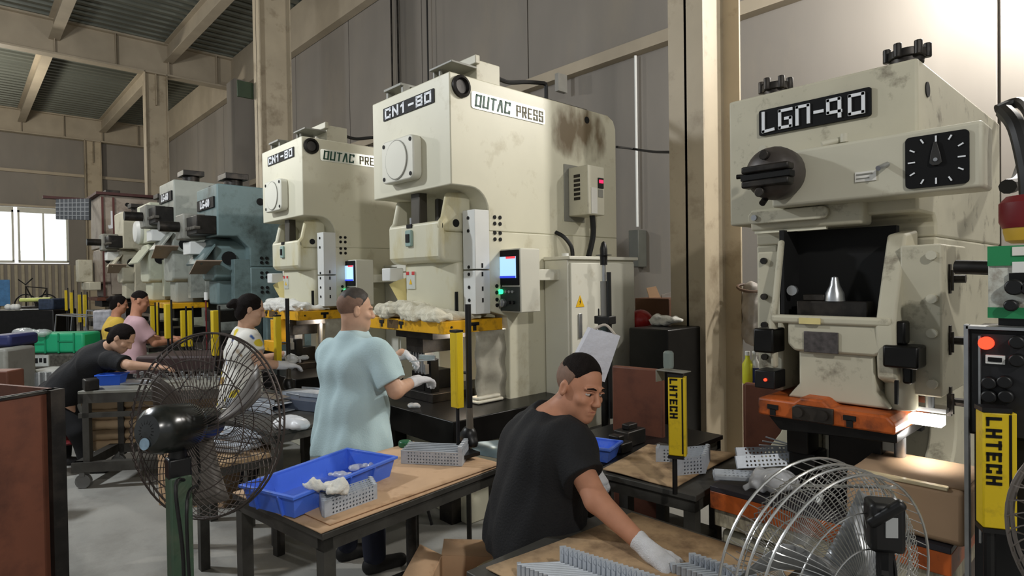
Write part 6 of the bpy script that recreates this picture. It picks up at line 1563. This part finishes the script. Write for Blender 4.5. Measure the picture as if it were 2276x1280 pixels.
# behind the nearest column
for i, (x0, y0, x1, y1, D, dep, mt_, nm, cat, lab) in enumerate((
        (1412, 662, 1500, 790, 5.6, .5, mat('brown_box', '6A4A38', .7, var=.1), 'brown_cupboard', 'cupboard', 'brown cupboard between the electrical cabinet and steel column'),
        (1400, 728, 1500, 960, 4.6, .5, oily, 'black_machine', 'machine', 'black machine block between the electrical cabinet and column'),
        (1362, 812, 1482, 1010, 3.6, .04, rust, 'brown_board', 'board', 'dark red-brown board behind the seated man\'s face'),
        (1655, 850, 1760, 1015, 3.6, .04, rust, 'brown_board', 'board', 'red-brown board right of the steel column'))):
    pbox(nm, lab, cat, x0, y0, x1, y1, D, dep, mt_, bevel=.01, base=0, yaw=math.radians(0 if i < 2 else 8))
def leaf(name, label, cat, pts, D, mt_, t=.01):
    P_ = [PD(x, y, D) for x, y in pts]; c = sum(P_, V((0, 0, 0)))/len(P_); T = thing(name, label, cat, c)
    q = [p+FW*t for p in P_]; n = len(P_)
    MB().add(P_+q, [tuple(range(n))[::-1], tuple(range(n, 2*n))]+[(i, (i+1) % n, (i+1) % n+n, i+n) for i in range(n)]).build('board_piece', mt_, T); return T
leaf('cardboard_piece', 'tall torn tan cardboard strip leaning in front of the brown cupboard', 'cardboard', ((1437, 640), (1458, 636), (1476, 680), (1466, 706), (1458, 680), (1448, 678)), 5.6, cardb, .015)
leaf('wrapping_film', 'pale crumpled sheet hanging left of the steel column', 'sheet', ((1470, 655), (1500, 648), (1500, 712), (1484, 716)), 5.6, mat('film', 'A9A49C', .5, var=.3, scale=12), .02)
p = PD(1424, 712, 5.0); T = thing('red_helmet', 'red round cap on the black machine behind the cabinet', 'helmet', p-V((0, 0, .1))); MB().ball(p, (.10, .10, .09), 16, 12).build('dome', mat('red_gloss', 'A82A2A', .3), T)
S = SDF(); p = PD(1478, 712, 4.7)
for q in range(5): S.ell(p+V((random.uniform(-.1, .1), 0, random.uniform(-.02, .03))), (.07, .06, .025), .02)
o = rebase(S.build('white_rag', white_cloth, None, .012, amp=.01, freq=(8, 8, 8), seed=21)); tag(o, 'small white rag on the black machine left of the steel column', 'rag')
for i, (px, mt_, lab) in enumerate(((1662, mat('liquid_yellow', 'D8D838', .3), 'yellow bottle on the brown board right of the column'), (1678, white_paint, 'white bottle with blue lower half beside the yellow bottle'))):
    p = PD(px, 852, 3.75); T = thing('bottle', lab, 'bottle', p)
    MB().lathe([(.030, 0), (.032, .01), (.032, .12), (.013, .155), (.013, .175), (0, .175)], (0, 0, 0), (0, 0, 1), 16).build('bottle_body', mt_, T, local=True)
    MB().cyl((0, 0, .175), (0, 0, .20), .015).build('cap', white_paint, T, local=True)
    if i: MB().cyl((0, 0, .005), (0, 0, .10), .0335, n=16).build('sleeve_label', mat('label_blue', '2C3C78', .5), T, local=True)
pbox('dark_ledge', 'dark ledge behind the column that carries the two bottles', 'ledge', 1650, 853, 1700, 870, 3.7, .3, rust, base=0, yaw=0)
S = SDF(); a_ = PD(1668, 640, 4.95)
S.cap(a_, a_+V((.02, .05, -.38)), .06, .11, .05); o = rebase(S.build('hanging_bag', mat('bag_grey', 'A39C94', .6, var=.3), None, .009, amp=.012, freq=(6, 6, 6), seed=6)); tag(o, 'greyish plastic bag hanging right of the steel column', 'bag')
T = thing('hoop', 'brown coiled hoop hanging right of the steel column', 'hoop', PD(1665, 635, 4.9)); c = PD(1665, 640, 4.9)
MB().tube([c+RT*.09*math.cos(a*.314)+UP*.03*math.sin(a*.314)+FW*.08*math.sin(a*.314) for a in range(20)], .012, 6, True).build('coil', mat('coil_brown', '5A4638', .6), T)
# blue bin and dark parts behind side table
tray('blue_bin', 'small blue plastic bin right of the seated man\'s left glove', PZ(1325, 1015, .76).xy, .20, .16, .07, .3, .76, blue_pl, ribs=False, cat='bin')
T7 = table('dark_bench', 'black oily bench behind the seated man holding the blue bin', (-2.02, 2.75), .62, .90, .755, math.radians(0), mtop=oily, shelf=.2)
for i, (px, py, w_, l_, h_, lab) in enumerate(((1370, 1000, .14, .10, .05, 'dark steel block nearest the blue bin on the black bench'), (1400, 985, .10, .16, .08, 'taller dark steel block on the black bench'))):
    p = PZ(px, py, .757); o = MB().box(-w_/2, w_/2, -l_/2, l_/2, 0, h_).box(-w_/4, w_/4, -l_/4, l_/4, h_, h_+.03).build('die_block', dark_steel, bevel=.006); o.location = p; tag(o, lab, 'die block')
# sign on stick near the teal press
p = PD(458, 690, 7.0); T = thing('tag_sign', 'small white card on a thin red rod in front of the teal press', 'sign', (p.x, p.y, 0))
MB().cyl((0, 0, 0), (0, 0, PD(458, 668, 7).z), .008).build('rod', red_pl, T, local=True); q = PD(458, 658, 7).z; MB().box(-.05, .05, -.006, .006, q-.045, q+.045).build('card', white_paint, T, local=True)
